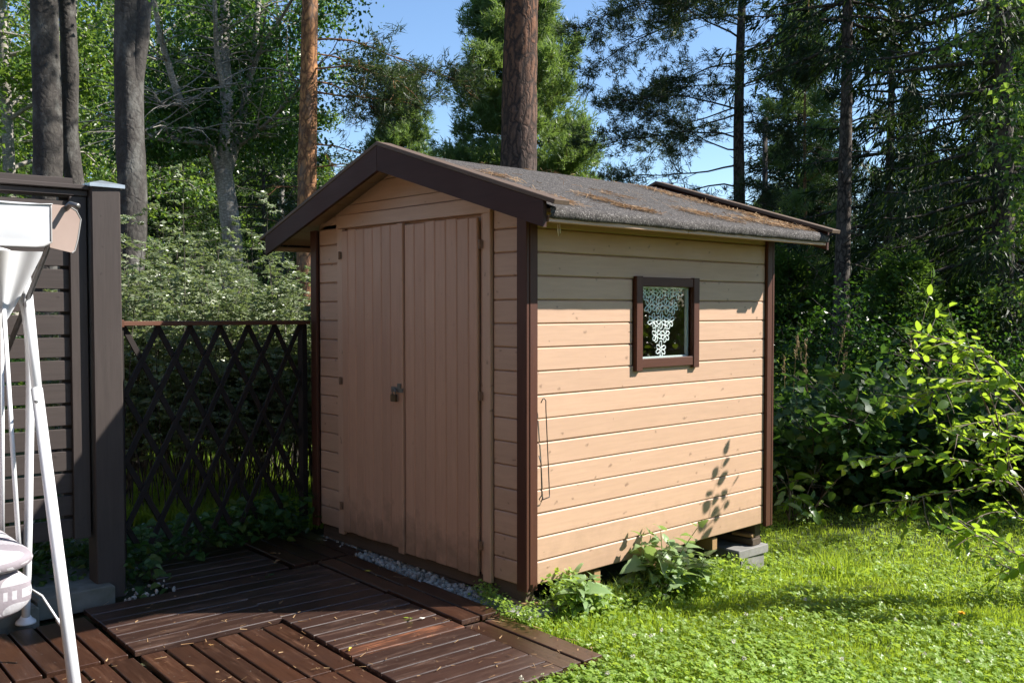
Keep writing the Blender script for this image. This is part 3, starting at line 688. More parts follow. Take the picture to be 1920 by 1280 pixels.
# ------------------------------------------------------------------ lattice gate panel between fence and shed
ta, tb = Vector((-1.745, -1.37, 0)), Vector((-2.055, -.045, 0)); td = (tb-ta).normalized(); TL = (tb-ta).length; tn = Vector((td.y, -td.x, 0))
trel = thing('lattice_panel', ((ta.x+tb.x)/2, (ta.y+tb.y)/2, .1), 'dark brown diamond lattice panel between fence post and shed', 'trellis')
def tp(s, z, o=0): q = ta+td*s+tn*o; return (q.x, q.y, z)
span('top_rail', trel, tp(-.06, 1.318, .02), tp(TL-.0, 1.308, .02), .026, .055, Z_, M_RAIL, .003)
span('rail_bracket', trel, tp(-.055, 1.318, .058), tp(.005, 1.318, .058), .042, .02, Z_, M_RAIL, .003)
span('end_post', trel, tp(.012, .02), tp(.012, 1.30), .04, .045, td, M_TREL, .003)
span('end_post', trel, tp(TL-.03, .05), tp(TL-.03, 1.295), .045, .045, td, M_TREL, .003)
slope = .36/.21
for k in range(-7, 8):
    for s, o in ((1, .010), (-1, -.004)):
        x0 = .045+.21*k; pts = []
        zt, zb = 1.300, .10
        a = x0+(.0 if s > 0 else .0); top = a+ (0 if s < 0 else 0)
        # lath from the top at x=a running down at slope
        xa, za = a, zt; xb, zb_ = a-s*(zt-zb)/slope, zb
        lo, hi = .035, TL-.055
        def clip(x, z, X, Zz, lim): f = (lim-x)/(X-x); return lim, z+f*(Zz-z)
        A, B = (xa, za), (xb, zb_)
        if s > 0: A, B = (xb, zb_), (xa, za)
        # A has the smaller x for s>0 ; for s<0 A=(xa,za) has the smaller x
        if B[0] <= lo+.03 or A[0] >= hi-.03: continue
        if A[0] < lo: A = clip(*A, *B, lo)
        if B[0] > hi: B = clip(*B, *A, hi)
        span('lath', trel, tp(A[0], A[1], o), tp(B[0], B[1], o), .033, .011, tn.cross(Vector((0, 0, 1))), M_TREL, .0015)

# ------------------------------------------------------------------ garden swing seat (mostly left of the picture)
sw = thing('garden_swing', (-1.1, -2.3, -.09), 'white tubular garden swing with a pale cloth canopy at the picture edge', 'garden swing')
def arc(pts, n=12):
    """smooth curve through control points"""
    p = np.array(pts, float); q = np.vstack([2*p[0]-p[1], p, 2*p[-1]-p[-2]]); out = []
    for i in range(1, len(q)-2):
        for t in np.linspace(0, 1, n, endpoint=False):
            a, b, c, d = q[i-1:i+3]; out.append(.5*((2*b)+(-a+c)*t+(2*a-5*b+4*c-d)*t*t+(-a+3*b-3*c+d)*t**3))
    out.append(p[-1]); return np.array(out)
for yy, m in ((-1.95, 1), (-3.75, -1)):
    g = Geo(); tube(g, arc([(-1.34, yy-.32*m, 1.655), (-1.30, yy-.10*m, 1.655), (-1.255, yy-.01*m, 1.60), (-1.222, yy, 1.50)], 8), .021, 14)
    tube(g, [(-1.222, yy, 1.50), (-1.085, yy, .99)], .0215, 14); tube(g, [(-1.10, yy, 1.04), (-.70, yy, -.12*0-.085)] if m < 0 else [(-1.10, yy, 1.04), (-.39, yy-.08, -.085)], .0245, 14)
    g.build('leg', M_WHITE, sw, True)
    g = Geo(); tube(g, arc([(-1.30, yy-.06*m, 1.62), (-1.235, yy+.006, 1.3), (-1.28, yy+.01, .6), (-1.405, yy+.02, -.07)], 8), .019, 12); g.build('leg', M_WHITE, sw, True)
    g = Geo(); th = np.array([0, .006, .02, .03]); tube(g, [(-1.408, yy+.02, -.088), (-1.408, yy+.02, -.078), (-1.407, yy+.02, -.064), (-1.406, yy+.02, -.05)], [.046, .045, .028, .02], 16); g.build('foot', M_WHITE, sw, True)
    for z_, x_ in ((.99, -1.06), (.84, -1.01)):
        g = Geo(); tube(g, [(x_+.0, yy-.02, z_), (x_+.03, yy-.02, z_)], .006, 6); g.build('bolt', M_STEEL, sw)
g = Geo(); tube(g, [(-.80, -1.86, 1.83), (-.86, -1.87, 1.845), (-.93, -1.89, 1.80), (-1.10, -1.95, 1.52), (-1.60, -1.97, 1.11)], .012, 10); g.build('canopy_strut', M_STEEL, sw, True)
g = Geo(); tube(g, [(-1.34, -3.6, 1.655), (-1.34, -2.2, 1.655)], .02, 12); g.build('top_bar', M_WHITE, sw, True)
for a, b in (((-1.20, -2.06, 1.40), (-1.262, -2.06, .33)), ((-1.19, -2.055, 1.40), (-1.02, -2.055, .36))):
    g = Geo(); tube(g, [a, b], .010, 10); g.build('hanger_rod', M_WHITE, sw, True)
g = Geo(); tube(g, [(-.90, -2.0, .17), (-.80, -1.96, .068)], .005, 8); tube(g, [(-1.27, -1.97, .13), (-.90, -2.0, .17)], .005, 8); tube(g, [(-.815, -1.965, .082), (-.79, -1.955, .06)], .009, 8); g.build('stay_rod', M_WHITE, sw, True)
# canopy: front valance, roof sheet, end flap
def sheet(name, P00, P10, P11, P01, mat, nx=24, ny=8, wob=.006, th=.003, corner=0):
    g = Geo(); P00, P10, P11, P01 = map(lambda q: np.array(q, float), (P00, P10, P11, P01)); vs = []
    nr = np.cross(P10-P00, P01-P00); nr /= np.linalg.norm(nr)
    for j in range(ny+1):
        for i in range(nx+1):
            u, v = i/nx, j/ny
            if corner and u > 1-corner and v < corner*3:  # rounded lower end corner
                uu = (u-(1-corner))/corner; v = max(v, 1.0*corner*3*(1-np.sqrt(max(0, 1-uu*uu)))*1.0)
            p = P00*(1-u)*(1-v)+P10*u*(1-v)+P11*u*v+P01*(1-u)*v
            vs.append(p+nr*wob*mnoise.noise(Vector((u*6, v*3, len(name)))))
    k = nx+1; q = [(j*k+i, j*k+i+1, (j+1)*k+i+1, (j+1)*k+i) for j in range(ny) for i in range(nx)]
    vs = np.array(vs); g.add(vs, q); g.add(vs-nr*th, [f[::-1] for f in q])
    ed = list(range(k))+[j*k+nx for j in range(1, ny+1)]
    n0 = len(vs); 
    g.add(np.vstack([vs, vs-nr*th]), [(a, n0+a, n0+b, b) for a, b in zip(ed[:-1], ed[1:])])
    return g, vs[np.array(ed)]
g, ed = sheet('valance', (-.86, -3.7, 1.650), (-.845, -1.955, 1.655), (-.845, -1.955, 1.835), (-.86, -3.7, 1.84), M_CANV, 60, 10, .008, .003, .04)
cano = g.build('canopy_valance', M_CANV, sw, True)
g = Geo(); tube(g, ed, .0045, 6); g.build('piping', M_TRIM, cano, True)
g, ed = sheet('roof', (-.845, -3.7, 1.842), (-.835, -1.95, 1.838), (-1.75, -1.93, 1.90), (-1.75, -3.7, 1.90), M_CANV, 40, 12, .012, .003); g.build('canopy_roof', M_CANV, sw, True)
# side flap seen from inside, with rounded outer corners
yf = [(-1.955, 1.838), (-1.87, 1.838), (-1.835, 1.82), (-1.815, 1.785), (-1.83, 1.70), (-1.845, 1.648), (-1.858, 1.638), (-1.955, 1.655)]
g = Geo(); n = len(yf); vs = [(-.862+(y+1.955)*-.3, y, z) for y, z in yf]+[(-.868+(y+1.955)*-.3, y, z) for y, z in yf]
me = [(0, 1, 2), (0, 2, 3), (0, 3, 7), (3, 4, 7), (4, 5, 7), (5, 6, 7)]
g.add(vs, [(i, (i+1) % n, n+(i+1) % n, n+i) for i in range(n)], me+[(a+n, c+n, b+n) for a, b, c in me]); fl = g.build('canopy_flap', M_FLAP, sw)
g = Geo(); tube(g, [vs[i] for i in range(1, 7)], .003, 6); g.build('piping', M_TRIM, fl)
# gathered side cloth tapering to the hanger
g = Geo(); nn, mm = 14, 30; vs = []
for j in range(nn+1):
    v = j/nn; z = 1.652-v*.32; w = .20*(1-v)**.9+.016
    for i in range(mm+1):
        u = i/mm-.5; vs.append((-1.16-.05*v+.012*math.sin(u*15+1)*(1-v*.5), -2.06+u*2*w*(.75), z))
q = [(j*(mm+1)+i, j*(mm+1)+i+1, (j+1)*(mm+1)+i+1, (j+1)*(mm+1)+i) for j in range(nn) for i in range(mm)]
g.add(vs, q); g.build('gathered_side_cloth', M_CANV, sw, True)
# seat cushion lying on the swing
cu = thing('swing_cushion', (-.9, -2.7, .1), 'mauve-grey printed seat cushion with pale scallops on the garden swing', 'cushion')
def pillow(name, lo, hi, mat, parent, ex=.45, n=20):
    g = Geo(); lo, hi = np.array(lo), np.array(hi); c = (lo+hi)/2; s = (hi-lo)/2
    th = np.linspace(-np.pi/2, np.pi/2, n+1); ph = np.linspace(0, 2*np.pi, 2*n, endpoint=False); f = lambda a, e: np.sign(a)*np.abs(a)**e
    vs = [(c[0]+s[0]*f(np.cos(t), ex)*f(np.cos(p_), ex*.6), c[1]+s[1]*f(np.cos(t), ex)*f(np.sin(p_), ex*.6), c[2]+s[2]*f(np.sin(t), ex*1.3)) for t in th for p_ in ph]
    vs = [(x+.004*mnoise.noise(Vector((x*9, y*9, z*9))), y+.004*mnoise.noise(Vector((x*9, z*9, 4))), z+.010*mnoise.noise(Vector((x*7, y*7, 2)))) for x, y, z in vs]
    k = 2*n; q = [(j*k+i, j*k+(i+1) % k, (j+1)*k+(i+1) % k, (j+1)*k+i) for j in range(n) for i in range(k)]
    g.add(vs, q); return g.build(name, mat, parent, True)
pillow('seat_pad', (-1.35, -3.5, .335), (-.575, -2.075, .455), M_CUSH, cu, .55)
pillow('front_skirt', (-.80, -3.48, .15), (-.635, -2.10, .385), M_CUSH, cu, .5)
pillow('back_pad', (-1.42, -3.5, .42), (-1.28, -2.12, .80), M_CUSH, cu, .5)
# ------------------------------------------------------------------ unseen building added behind the camera to bounce warm light on the shed front
def added_house():
    t = thing('added_house', (1, -9.5, 0), 'unseen tan wooden building added behind the camera as a warm bounce surface', 'added_house'); x0, x1, y1 = -7.5, 9.0, -6.4
    for i in range(18): span('cladding_board', t, (x0, y1, .05+.15*i+.075), (x1, y1, .05+.15*i+.075), .146, .03, Z_, M_TAN, .005)
    g = Geo(); box(g, (x0, -12.4, -.1), (x1, y1-.02, 2.75)); g.build('wall', M_TAN, t)
    g = Geo(); vs = [(x0-.5, y, z) for y, z in ((-5.8, 2.62), (-9.4, 4.4), (-13, 2.62), (-13, 2.78), (-9.4, 4.58), (-5.8, 2.78))]+[(x1+.5, y, z) for y, z in ((-5.8, 2.62), (-9.4, 4.4), (-13, 2.62), (-13, 2.78), (-9.4, 4.58), (-5.8, 2.78))]
    g.add(vs, [(i, (i+1) % 6, 6+(i+1) % 6, 6+i) for i in range(6)]+[(0, 5, 4, 1), (1, 4, 3, 2), (6, 7, 10, 11), (7, 8, 9, 10)]); g.build('roof', M_FELT, t)
    for xc in (-5, -1.5, 6):
        w = link('window', None, T((xc, y1+.02, 1.5)), t)
        for z in (.92, 2.08): span('frame_rail', w, (xc-.65, y1+.03, z), (xc+.65, y1+.03, z), .08, .05, Z_, M_BRN, .004)
        for x in (xc-.61, xc+.61): span('frame_rail', w, (x, y1+.028, .96), (x, y1+.028, 2.04), .08, .045, X_, M_BRN, .004)
        g = Geo(); box(g, (xc-.58, y1+.016, .95), (xc+.58, y1+.022, 2.05)); g.build('pane', M_PANE, w)
    span('door', t, (2.2, y1+.03, .0), (2.2, y1+.03, 2.05), .95, .05, X_, M_BRN, .005)
M_PANE = simple('dark_house_glass', (.02, .025, .03), .05)
added_house()

# ================================================================== vegetation
def unit(a): return a/(np.linalg.norm(a, axis=-1, keepdims=True)+1e-12)
def rdir(r, n): return unit(r.normal(0, 1, (n, 3)))
def frame(axis, nrm):
    a = unit(axis); s = unit(np.cross(nrm, a)); return a, s, np.cross(a, s)
def kites(g, pos, axis, nrm, L, Wd, mi=0, droop=.12):
    """small leaf: one folded quad"""
    n = len(pos); a, s, k = frame(axis, nrm); L = np.broadcast_to(L, (n,))[:, None]; Wd = np.broadcast_to(Wd, (n,))[:, None]
    m = pos+a*L*.45
    v = np.stack([pos, m+s*Wd*.5+k*L*.08, pos+a*L-k*L*droop, m-s*Wd*.5+k*L*.08], 1).reshape(-1, 3)
    g.add(v, np.arange(4*n).reshape(-1, 4), None, mi)
def ovals(g, pos, axis, nrm, L, Wd, mi=0, w1=.8, w2=.75, droop=.15):
    """larger leaf: two halves folded on the midrib"""
    n = len(pos); a, s, k = frame(axis, nrm); L = np.broadcast_to(L, (n,))[:, None]; h = np.broadcast_to(Wd, (n,))[:, None]*.5
    b1 = pos+a*L*.28; b2 = pos+a*L*.68-k*L*droop*.4; tip = pos+a*L-k*L*droop
    v = np.stack([pos, b1+s*h*w1+k*h*.3, b2+s*h*w2+k*h*.25, tip, b2-s*h*w2+k*h*.25, b1-s*h*w1+k*h*.3], 1).reshape(-1, 3)
    i = np.arange(n)[:, None]*6
    g.add(v, np.vstack([i+[0, 1, 2, 3], i+[0, 3, 4, 5]]), None, mi)
def needles_tri(g, pos, d, n, L, w, r, spread=.75, mi=0):
    """n needles (one triangle each) round every point"""
    p = np.repeat(pos, n, 0); dd = unit(np.repeat(d, n, 0)+r.normal(0, spread, (len(p), 3)))
    s = unit(np.cross(dd, r.normal(0, 1, (len(p), 3))))*(w/2); LL = (L*r.uniform(.7, 1.25, len(p)))[:, None]
    p = p+r.normal(0, L*.22, p.shape)
    v = np.stack([p-s, p+s, p+dd*LL], 1).reshape(-1, 3); g.add(v, None, np.arange(3*len(p)).reshape(-1, 3), mi)
def path(r, p0, d0, L, n=7, bend=(0, 0, 0), jit=.08):
    p = [np.array(p0, float)]; d = np.array(d0, float); st = L/(n-1)
    for i in range(n-1):
        d = d+np.array(bend)/(n-1)+r.normal(0, jit, 3); d /= np.linalg.norm(d); p.append(p[-1]+d*st)
    return np.array(p)
def along(pth, t):
    t = np.asarray(t)*(len(pth)-1); i = np.minimum(t.astype(int), len(pth)-2); f = (t-i)[:, None]
    return pth[i]*(1-f)+pth[i+1]*f, unit(pth[i+1]-pth[i])
def bumps(seed, amp=.08, sc=3., fine=.03):
    def f(pts, th):
        out = np.ones((len(pts), len(th)))
        for i, p in enumerate(pts):
            for j, a in enumerate(th):
                v = Vector((math.cos(a)*1.1, math.sin(a)*1.1, p[2]*sc*.4+seed*7))
                out[i, j] += amp*mnoise.noise(v)+fine*mnoise.noise(Vector((math.cos(a)*4, math.sin(a)*4, p[2]*6+seed)))
        return out
    return f
def dup(root, loc, rz=0, sc=1.0, label=None, group=None):
    r = root.copy(); COL.objects.link(r); r.location = loc; r.rotation_euler = (0, 0, rz); r.scale = (sc, sc, sc*(.92+.16*rnd.random()))
    if label: r['label'] = label
    if group: r['group'] = group
    for c in list(root.children):
        k = c.copy(); COL.objects.link(k); k.parent = r
        for h in c.children:
            q = h.copy(); COL.objects.link(q); q.parent = k
    return r
def tree_obj(name, loc, label, cat, wood, crown, mw, mc, group=None, trunk=None, mt=None):
    t = thing(name, loc, label, cat, group)
    def local(g, nm, m, sm):
        return link(nm, g.mesh(nm, m, sm), WM[t.name], t)
    if trunk is not None and trunk.n: local(trunk, 'trunk', mt or mw, True)
    if wood is not None and wood.n: local(wood, 'branches' if trunk is not None else 'trunk', mw, True)
    if crown is not None and crown.n: local(crown, 'crown', mc, False)
    return t

# ---------------- tree kinds (all built round their own foot at the origin)
def broadleaf(seed, H, r0, zc, rc, nl, nleaf, leaf, bend=.5, prof=lambda u: math.sin(math.pi*(.12+.83*u))**.8, clus=.30, lean=(0, 0), tilt=.75, droop=.0, seg=10):
    r = np.random.default_rng(seed); tr = Geo(); wd = Geo(); lf = Geo()
    n = 26; z = np.linspace(0, H, n); x = lean[0]*z/H+.10*np.sin(z*.7+seed)*z/H; y = lean[1]*z/H+.10*np.cos(z*.6+seed*2)*z/H
    tp_ = np.c_[x, y, z-.1]; tube(tr, tp_, r0*(1.0-.8*z/H)+r0*.5*np.exp(-z/.25), seg)
    C = []
    for i in range(nl):
        u = (i+r.random())/nl; zz = zc+(H*.98-zc)*u; p, _ = along(tp_, np.array([zz/H])); a = i*2.4+r.normal(0, .3)
        L = rc*prof(u)*r.uniform(.8, 1.15); d = (np.cos(a), np.sin(a), tilt*r.uniform(.6, 1.3)); pt = path(r, p[0], unit(np.array(d)), L, 8, (0, 0, -bend), .07)
        rb = r0*(.42*(1-zz/H)+.06); tube(wd, pt, np.linspace(rb, rb*.2, 8), 5, False)
        for j in range(6):
            t = r.uniform(.25, .95); q, dd = along(pt, np.array([t])); d2 = unit(dd[0]+r.normal(0, .6, 3)); sp = path(r, q[0], d2, L*.42*(1.1-t*.5), 5, (0, 0, -bend*.6-droop), .1)
            tube(wd, sp, np.linspace(rb*.35, rb*.08, 5), 4, False); c, _ = along(sp, r.uniform(.25, 1, 7)); C.append(c)
        c, _ = along(pt, r.uniform(.5, 1, 5)); C.append(c)
    C = np.concatenate(C); idx = r.integers(0, len(C), nleaf); wgt = r.random(len(C))**1.2
    idx = r.choice(len(C), nleaf, p=wgt/wgt.sum()); pos = C[idx]+r.normal(0, clus*.55, (nleaf, 3))*np.array([1, 1, .8])
    pos[:, 2] -= droop*np.abs(r.normal(0, .4, nleaf))
    ax = unit(r.normal(0, 1, (nleaf, 3))*[1, 1, .5]-[0, 0, .55]); nr = unit(r.normal(0, .75, (nleaf, 3))+np.array(SDIR)*.9+[0, 0, .15])
    L = leaf*r.uniform(.65, 1.2, nleaf); kites(lf, pos, ax, nr, L, L*.72)
    return tr, wd, lf
def spruce(seed, H, r0, z0, rc, per=5, dz=.30, dens=1.0, wid=.035, spray=.34, hang=.75, droop=.55, seg=10, ztop=None, dead=0):
    r = np.random.default_rng(seed); tr = Geo(); wd = Geo(); lf = Geo(); z = np.linspace(0, H, 22)
    tube(tr, np.c_[.05*np.sin(z*.4+seed), .05*np.cos(z*.5+seed), z-.1], r0*(1-.95*z/H)+r0*.35*np.exp(-z/.3), seg)
    zz = z0; k = 0
    while zz < min(H*.985, ztop or 1e9):
        u = (zz-z0)/(H-z0)
        for j in range(per):
            a = k*.9+j*2*np.pi/per+r.normal(0, .25); L = (rc*(1-u)**.75*(.55+.45*min(1, u*4+.35))+.15)*r.uniform(.7, 1.15)
            h0 = zz+r.uniform(-.12, .12); d = np.array([np.cos(a), np.sin(a), .05-.25*(1-u)+.5*u])
            pt = path(r, (0, 0, h0), unit(d), L, 7, (0, 0, -droop*(1-u)*.6+.35*u), .03); pt[-2:, 2] += L*.03*np.array([1, 3])
            rb = .010+.012*L; tube(wd, pt, np.linspace(rb, rb*.25, 7), 4, False)
            m = int(L*13*dens)+3; t = 1-r.random(m)**1.15*.86; p, dd = along(pt, t)
            sd = np.stack([-dd[:, 1], dd[:, 0], dd[:, 2]*0], 1)*np.where(r.random(m) < .5, 1, -1)[:, None]
            off = sd*(r.random(m)*(.30*L*(1-t)+.12))[:, None]; p = p+off; q = 6; P0 = np.repeat(p, q, 0); D0 = np.repeat(dd*.55+sd*.55, q, 0)
            n = len(P0); ax = unit(D0+r.normal(0, .35, (n, 3))-np.array([0, 0, 1])*(hang*r.uniform(.3, 1.5, n))[:, None])
            LL = spray*r.uniform(.45, 1.15, n)*(.55+.45*(1-u)); kites(lf, P0+r.normal(0, .05, (n, 3)), ax, r.normal(0, 1, (n, 3)), LL, wid*r.uniform(.6, 1.4, n), 0, .05)
        zz += dz*(1-.5*u); k += 1
    for i in range(dead):
        h0 = r.uniform(1.2, max(z0, 4.5)); a = r.random()*6.28; L = r.uniform(.4, 1.5); pt = path(r, (0, 0, h0), unit(np.array([np.cos(a), np.sin(a), r.uniform(-.3, .35)])), L, 6, (0, 0, r.uniform(-.3, .3)), .12)
        tube(wd, pt, np.linspace(.011, .003, 6), 4, False)
        for _ in range(4):
            q, dd = along(pt, np.array([r.uniform(.3, .95)])); tube(wd, path(r, q[0], unit(dd[0]+r.normal(0, .6, 3)), L*.35, 4, (0, 0, 0), .15), np.linspace(.005, .002, 4), 3, False)
    return tr, wd, lf
def pine(seed, H, r0, limbs, tufts=10, L=.10, w=.016, nn=11, zmax=None, seg=14, tdisp=None, rings=40, lean=(0, 0), sub=9, clump=.16, spread=.75):
    """limbs: list of (height, azimuth, length, upward tilt, bend, leafiness)"""
    r = np.random.default_rng(seed); tr = Geo(); wd = Geo(); lf = Geo(); zt = H; z = np.linspace(0, zt, rings)
    pth = np.c_[lean[0]*z/H+.03*np.sin(z*.8+seed), lean[1]*z/H+.03*np.cos(z*.7+seed), z-.12]
    tube(tr, pth, r0*(1-.75*z/H)+r0*.25*np.exp(-z/.35), seg, True, 0, tdisp)
    for (h, a, Lb, up, bd, leafy) in limbs:
        p, _ = along(pth, np.array([min(1, h/zt)])); d = unit(np.array([np.cos(a), np.sin(a), up])); bd += r.normal(0, .18); pt = path(r, p[0], d, Lb*r.uniform(.8, 1.15), 9, (r.normal(0, .25), r.normal(0, .25), bd), .12)
        rb = .006+.0048*Lb; tube(wd, pt, np.linspace(rb, rb*.22, 9), 5, False)
        for j in range(int(sub*(.8+.55*Lb))):
            t = r.uniform(.18, 1)**.8; q, dd = along(pt, np.array([t])); sdir = unit(dd[0]*.7+r.normal(0, .55, 3)*[1, 1, .55]+[0, 0, .1]); ls = Lb*r.uniform(.18, .40)*(1.15-.6*t)
            sp = path(r, q[0], sdir, ls, 5, (0, 0, bd*.5), .16); tube(wd, sp, np.linspace(rb*.4, rb*.12, 5), 3, False)
            m = int(tufts*leafy*r.uniform(.5, 1.3))
            if m < 1: continue
            c, dd2 = along(sp, r.uniform(.3, 1, m)); c = c+r.normal(0, clump*.5, c.shape); d3 = unit(dd2+[0, 0, .35]+r.normal(0, .35, c.shape)); needles_tri(lf, c, d3, nn, L, w, r, spread)
    return tr, wd, lf
def shrub(seed, n_stem, h, rad, nleaf, leaf, asp=.7, spread=.45, zlo=.12, big=False, upr=.5, clus=.11):
    r = np.random.default_rng(seed); wd = Geo(); lf = Geo(); C = []
    for i in range(n_stem):
        a = r.random()*6.28; rr = rad*.35*np.sqrt(r.random()); p0 = (rr*np.cos(a), rr*np.sin(a), -.05); o = a+r.normal(0, .5)
        L = h*r.uniform(.7, 1.12); pt = path(r, p0, unit(np.array([np.cos(o)*spread, np.sin(o)*spread, 1.])), L, 8, (np.cos(o)*spread, np.sin(o)*spread, -.3), .07)
        tube(wd, pt, np.linspace(.010, .003, 8), 4, False)
        for j in range(7):
            t = r.uniform(max(.15, zlo), .95); q, dd = along(pt, np.array([t])); sp = path(r, q[0], unit(dd[0]*.6+r.normal(0, .6, 3)), L*r.uniform(.15, .33), 5, (0, 0, .1), .12); tube(wd, sp, np.linspace(.005, .0015, 5), 3, False)
            c, d_ = along(sp, r.uniform(.2, 1, 5)); C.append(c)
        c, d_ = along(pt, r.uniform(max(.3, zlo), 1, 6)); C.append(c)
    C = np.concatenate(C); idx = r.integers(0, len(C), nleaf); pos = C[idx]+r.normal(0, clus, (nleaf, 3)); pos[:, 2] = np.maximum(pos[:, 2], .02)
    ax = unit(r.normal(0, 1, (nleaf, 3))*[1, 1, .45]+[0, 0, -.25]); nr = unit(r.normal(0, .55, (nleaf, 3))+[0, 0, upr]+np.array(SDIR)*upr); L = leaf*r.uniform(.6, 1.2, nleaf)
    (ovals if big else kites)(lf, pos, ax, nr, L, L*asp)
    return wd, lf, (pos, ax, nr, L)

SUN_SIDE = []
# ---------------- single trees near the shed
def put(px, d): x, y = at(px, d); return (x, y, gz(x, y))
def grey_trunk(seed, label, base_px, top_px, d, dia, kinks, cr):
    """leaning grey trunk; crown starts above the picture"""
    x, y, z = put(base_px, d); r = np.random.default_rng(seed); H = 11.
    t = thing('alder_tree', (x, y, z), label, 'tree', 'grey trunks behind the slat fence')
    zt = 1.39+d*(578-0)/1777; q = P(top_px, 0, d)-np.array((x, y, z)); zs = np.linspace(0, H, 90); f = zs/q[2]
    ctr = np.c_[q[0]*f, q[1]*f, zs]
    for (zk, amp) in kinks: ctr[:, 0] += amp*np.exp(-((zs-zk)/.5)**2)*RT.x; ctr[:, 1] += amp*np.exp(-((zs-zk)/.5)**2)*RT.y
    rad = dia/2*(1.05-.45*zs/H)+dia*.25*np.exp(-zs/.3); g = Geo(); tube(g, ctr-[0, 0, .1], rad, 30, True, 0, bumps(seed, .16, 3., .06))
    if cr == 'fork':
        p = ctr[np.argmin(abs(zs-2.9))]; e = P(275, -40, d)-np.array((x, y, z)); tube(g, [p, p*.7+e*.3+[0, 0, .15], p*.35+e*.65, e], [.07, .075, .07, .06], 14, True, 0, bumps(3, .1))
    link('trunk', g.mesh('trunk', M_BGREY, True), WM[t.name], t)
    wd = Geo(); lf = Geo(); C = []
    for i in range(22):
        h = 4.6+i*.28+r.random()*.2; p = ctr[np.argmin(abs(zs-h))]; a = i*2.4; L = r.uniform(1.2, 2.4)*(1-.5*(h-4.6)/6.4)
        pt = path(r, p, unit(np.array([np.cos(a), np.sin(a), .35])), L, 7, (0, 0, -.7), .08); tube(wd, pt, np.linspace(.03, .006, 7), 5, False); C.append(along(pt, r.uniform(.35, 1, 9))[0])
    C = np.concatenate(C); n = 5200; pos = C[r.integers(0, len(C), n)]+r.normal(0, .24, (n, 3)); L = .065*r.uniform(.6, 1.2, n)
    kites(lf, pos, unit(r.normal(0, 1, (n, 3))-[0, 0, .6]), unit(r.normal(0, .7, (n, 3))+[0, 0, 1]), L, L*.75)
    link('branches', wd.mesh('branches', M_BGREY, True), WM[t.name], t); link('crown', lf.mesh('crown', M_ALDER), WM[t.name], t)
grey_trunk(1, 'dark grey trunk nearest the picture edge behind the slat fence, leaning slightly', 101, 83, 8.6, .262, [(2.2, -.03)], 0)
grey_trunk(2, 'slender leaning grey trunk, middle one of the three behind the slat fence', 174, 126, 8.9, .175, [(1.4, .03), (3.1, -.05)], 0)
grey_trunk(3, 'thick pale grey trunk rising beside the capped fence post', 236, 243, 8.2, .255, [(1.2, -.05), (2.4, .03)], 'fork')

def multistem():
    d = 13.2; x, y, z = put(432, d); o = np.array((x, y, z)); r = np.random.default_rng(9)
    t = thing('birch_tree', (x, y, z), 'multi-stemmed mottled birch with spreading limbs and dark glossy leaves beside the orange pine', 'tree')
    g = Geo(); pp = lambda l: np.array([P(a, b, d+c)-o for a, b, c in l])
    def stem(l, r0, r1, seg=12): p = arc(pp(l), 7); tube(g, p, np.linspace(r0, r1, len(p)), seg, True, 0, bumps(int(r0*1000), .1, 4, .05)); return p
    S = [stem([(434, 600, 0), (436, 470, 0), (428, 390, 0), (418, 320, 0)], .14, .122),
         stem([(420, 335, 0), (424, 270, 0), (425, 180, 0), (420, 80, .1), (424, -60, .2), (418, -220, .2)], .11, .05),
         stem([(416, 335, 0), (392, 270, -.1), (350, 215, -.2), (325, 150, -.4), (300, 60, -.6), (280, -60, -.8)], .072, .03, 9),
         stem([(424, 330, 0), (445, 260, .2), (462, 180, .4), (478, 90, .5), (486, -20, .6), (496, -160, .6)], .072, .034, 9),
         stem([(425, 190, 0), (408, 110, -.2), (404, 20, -.4), (396, -110, -.5)], .046, .024, 8),
         stem([(466, 165, .4), (490, 90, .2), (530, 30, 0), (570, -40, -.2)], .036, .016, 7),
         stem([(395, 272, -.1), (350, 265, -.5), (300, 262, -.8), (262, 245, -1.)], .04, .014, 7),
         stem([(440, 280, .2), (490, 240, -.2), (540, 190, -.5), (590, 130, -.7)], .034, .012, 7),
         stem([(338, 190, -.3), (310, 200, -.6), (285, 170, -.8)], .026, .01, 6)]
    link('trunk', g.mesh('trunk', M_BBIRCH, True), WM[t.name], t)
    wd = Geo(); lf = Geo(); C = []
    for p in S[1:]:
        for _ in range(26):
            q, dd = along(p, np.array([r.uniform(.12, 1)])); a = r.random()*6.28; sp = path(r, q[0], unit(np.array([np.cos(a), np.sin(a), .4])+dd[0]*.3), r.uniform(.5, 1.5), 6, (0, 0, -.6), .12)
            tube(wd, sp, np.linspace(.012, .003, 6), 4, False); C.append(along(sp, r.uniform(.25, 1, 8))[0])
    C = np.concatenate(C); n = 24000; w = r.random(len(C))**1.5; pos = C[r.choice(len(C), n, p=w/w.sum())]+r.normal(0, .12, (n, 3))+np.array(FW)*.7; L = .066*r.uniform(.6, 1.25, n)
    kites(lf, pos, unit(r.normal(0, 1, (n, 3))-[0, 0, .7]), unit(r.normal(0, .7, (n, 3))+np.array(SDIR)), L, L*.72)
    link('branches', wd.mesh('branches', M_BBIRCH, True), WM[t.name], t); link('crown', lf.mesh('crown', M_ALDER), WM[t.name], t)
multistem()

def azr(deg): return math.atan2(RT.y, RT.x)+R(deg)     # azimuth; 0 = towards picture right
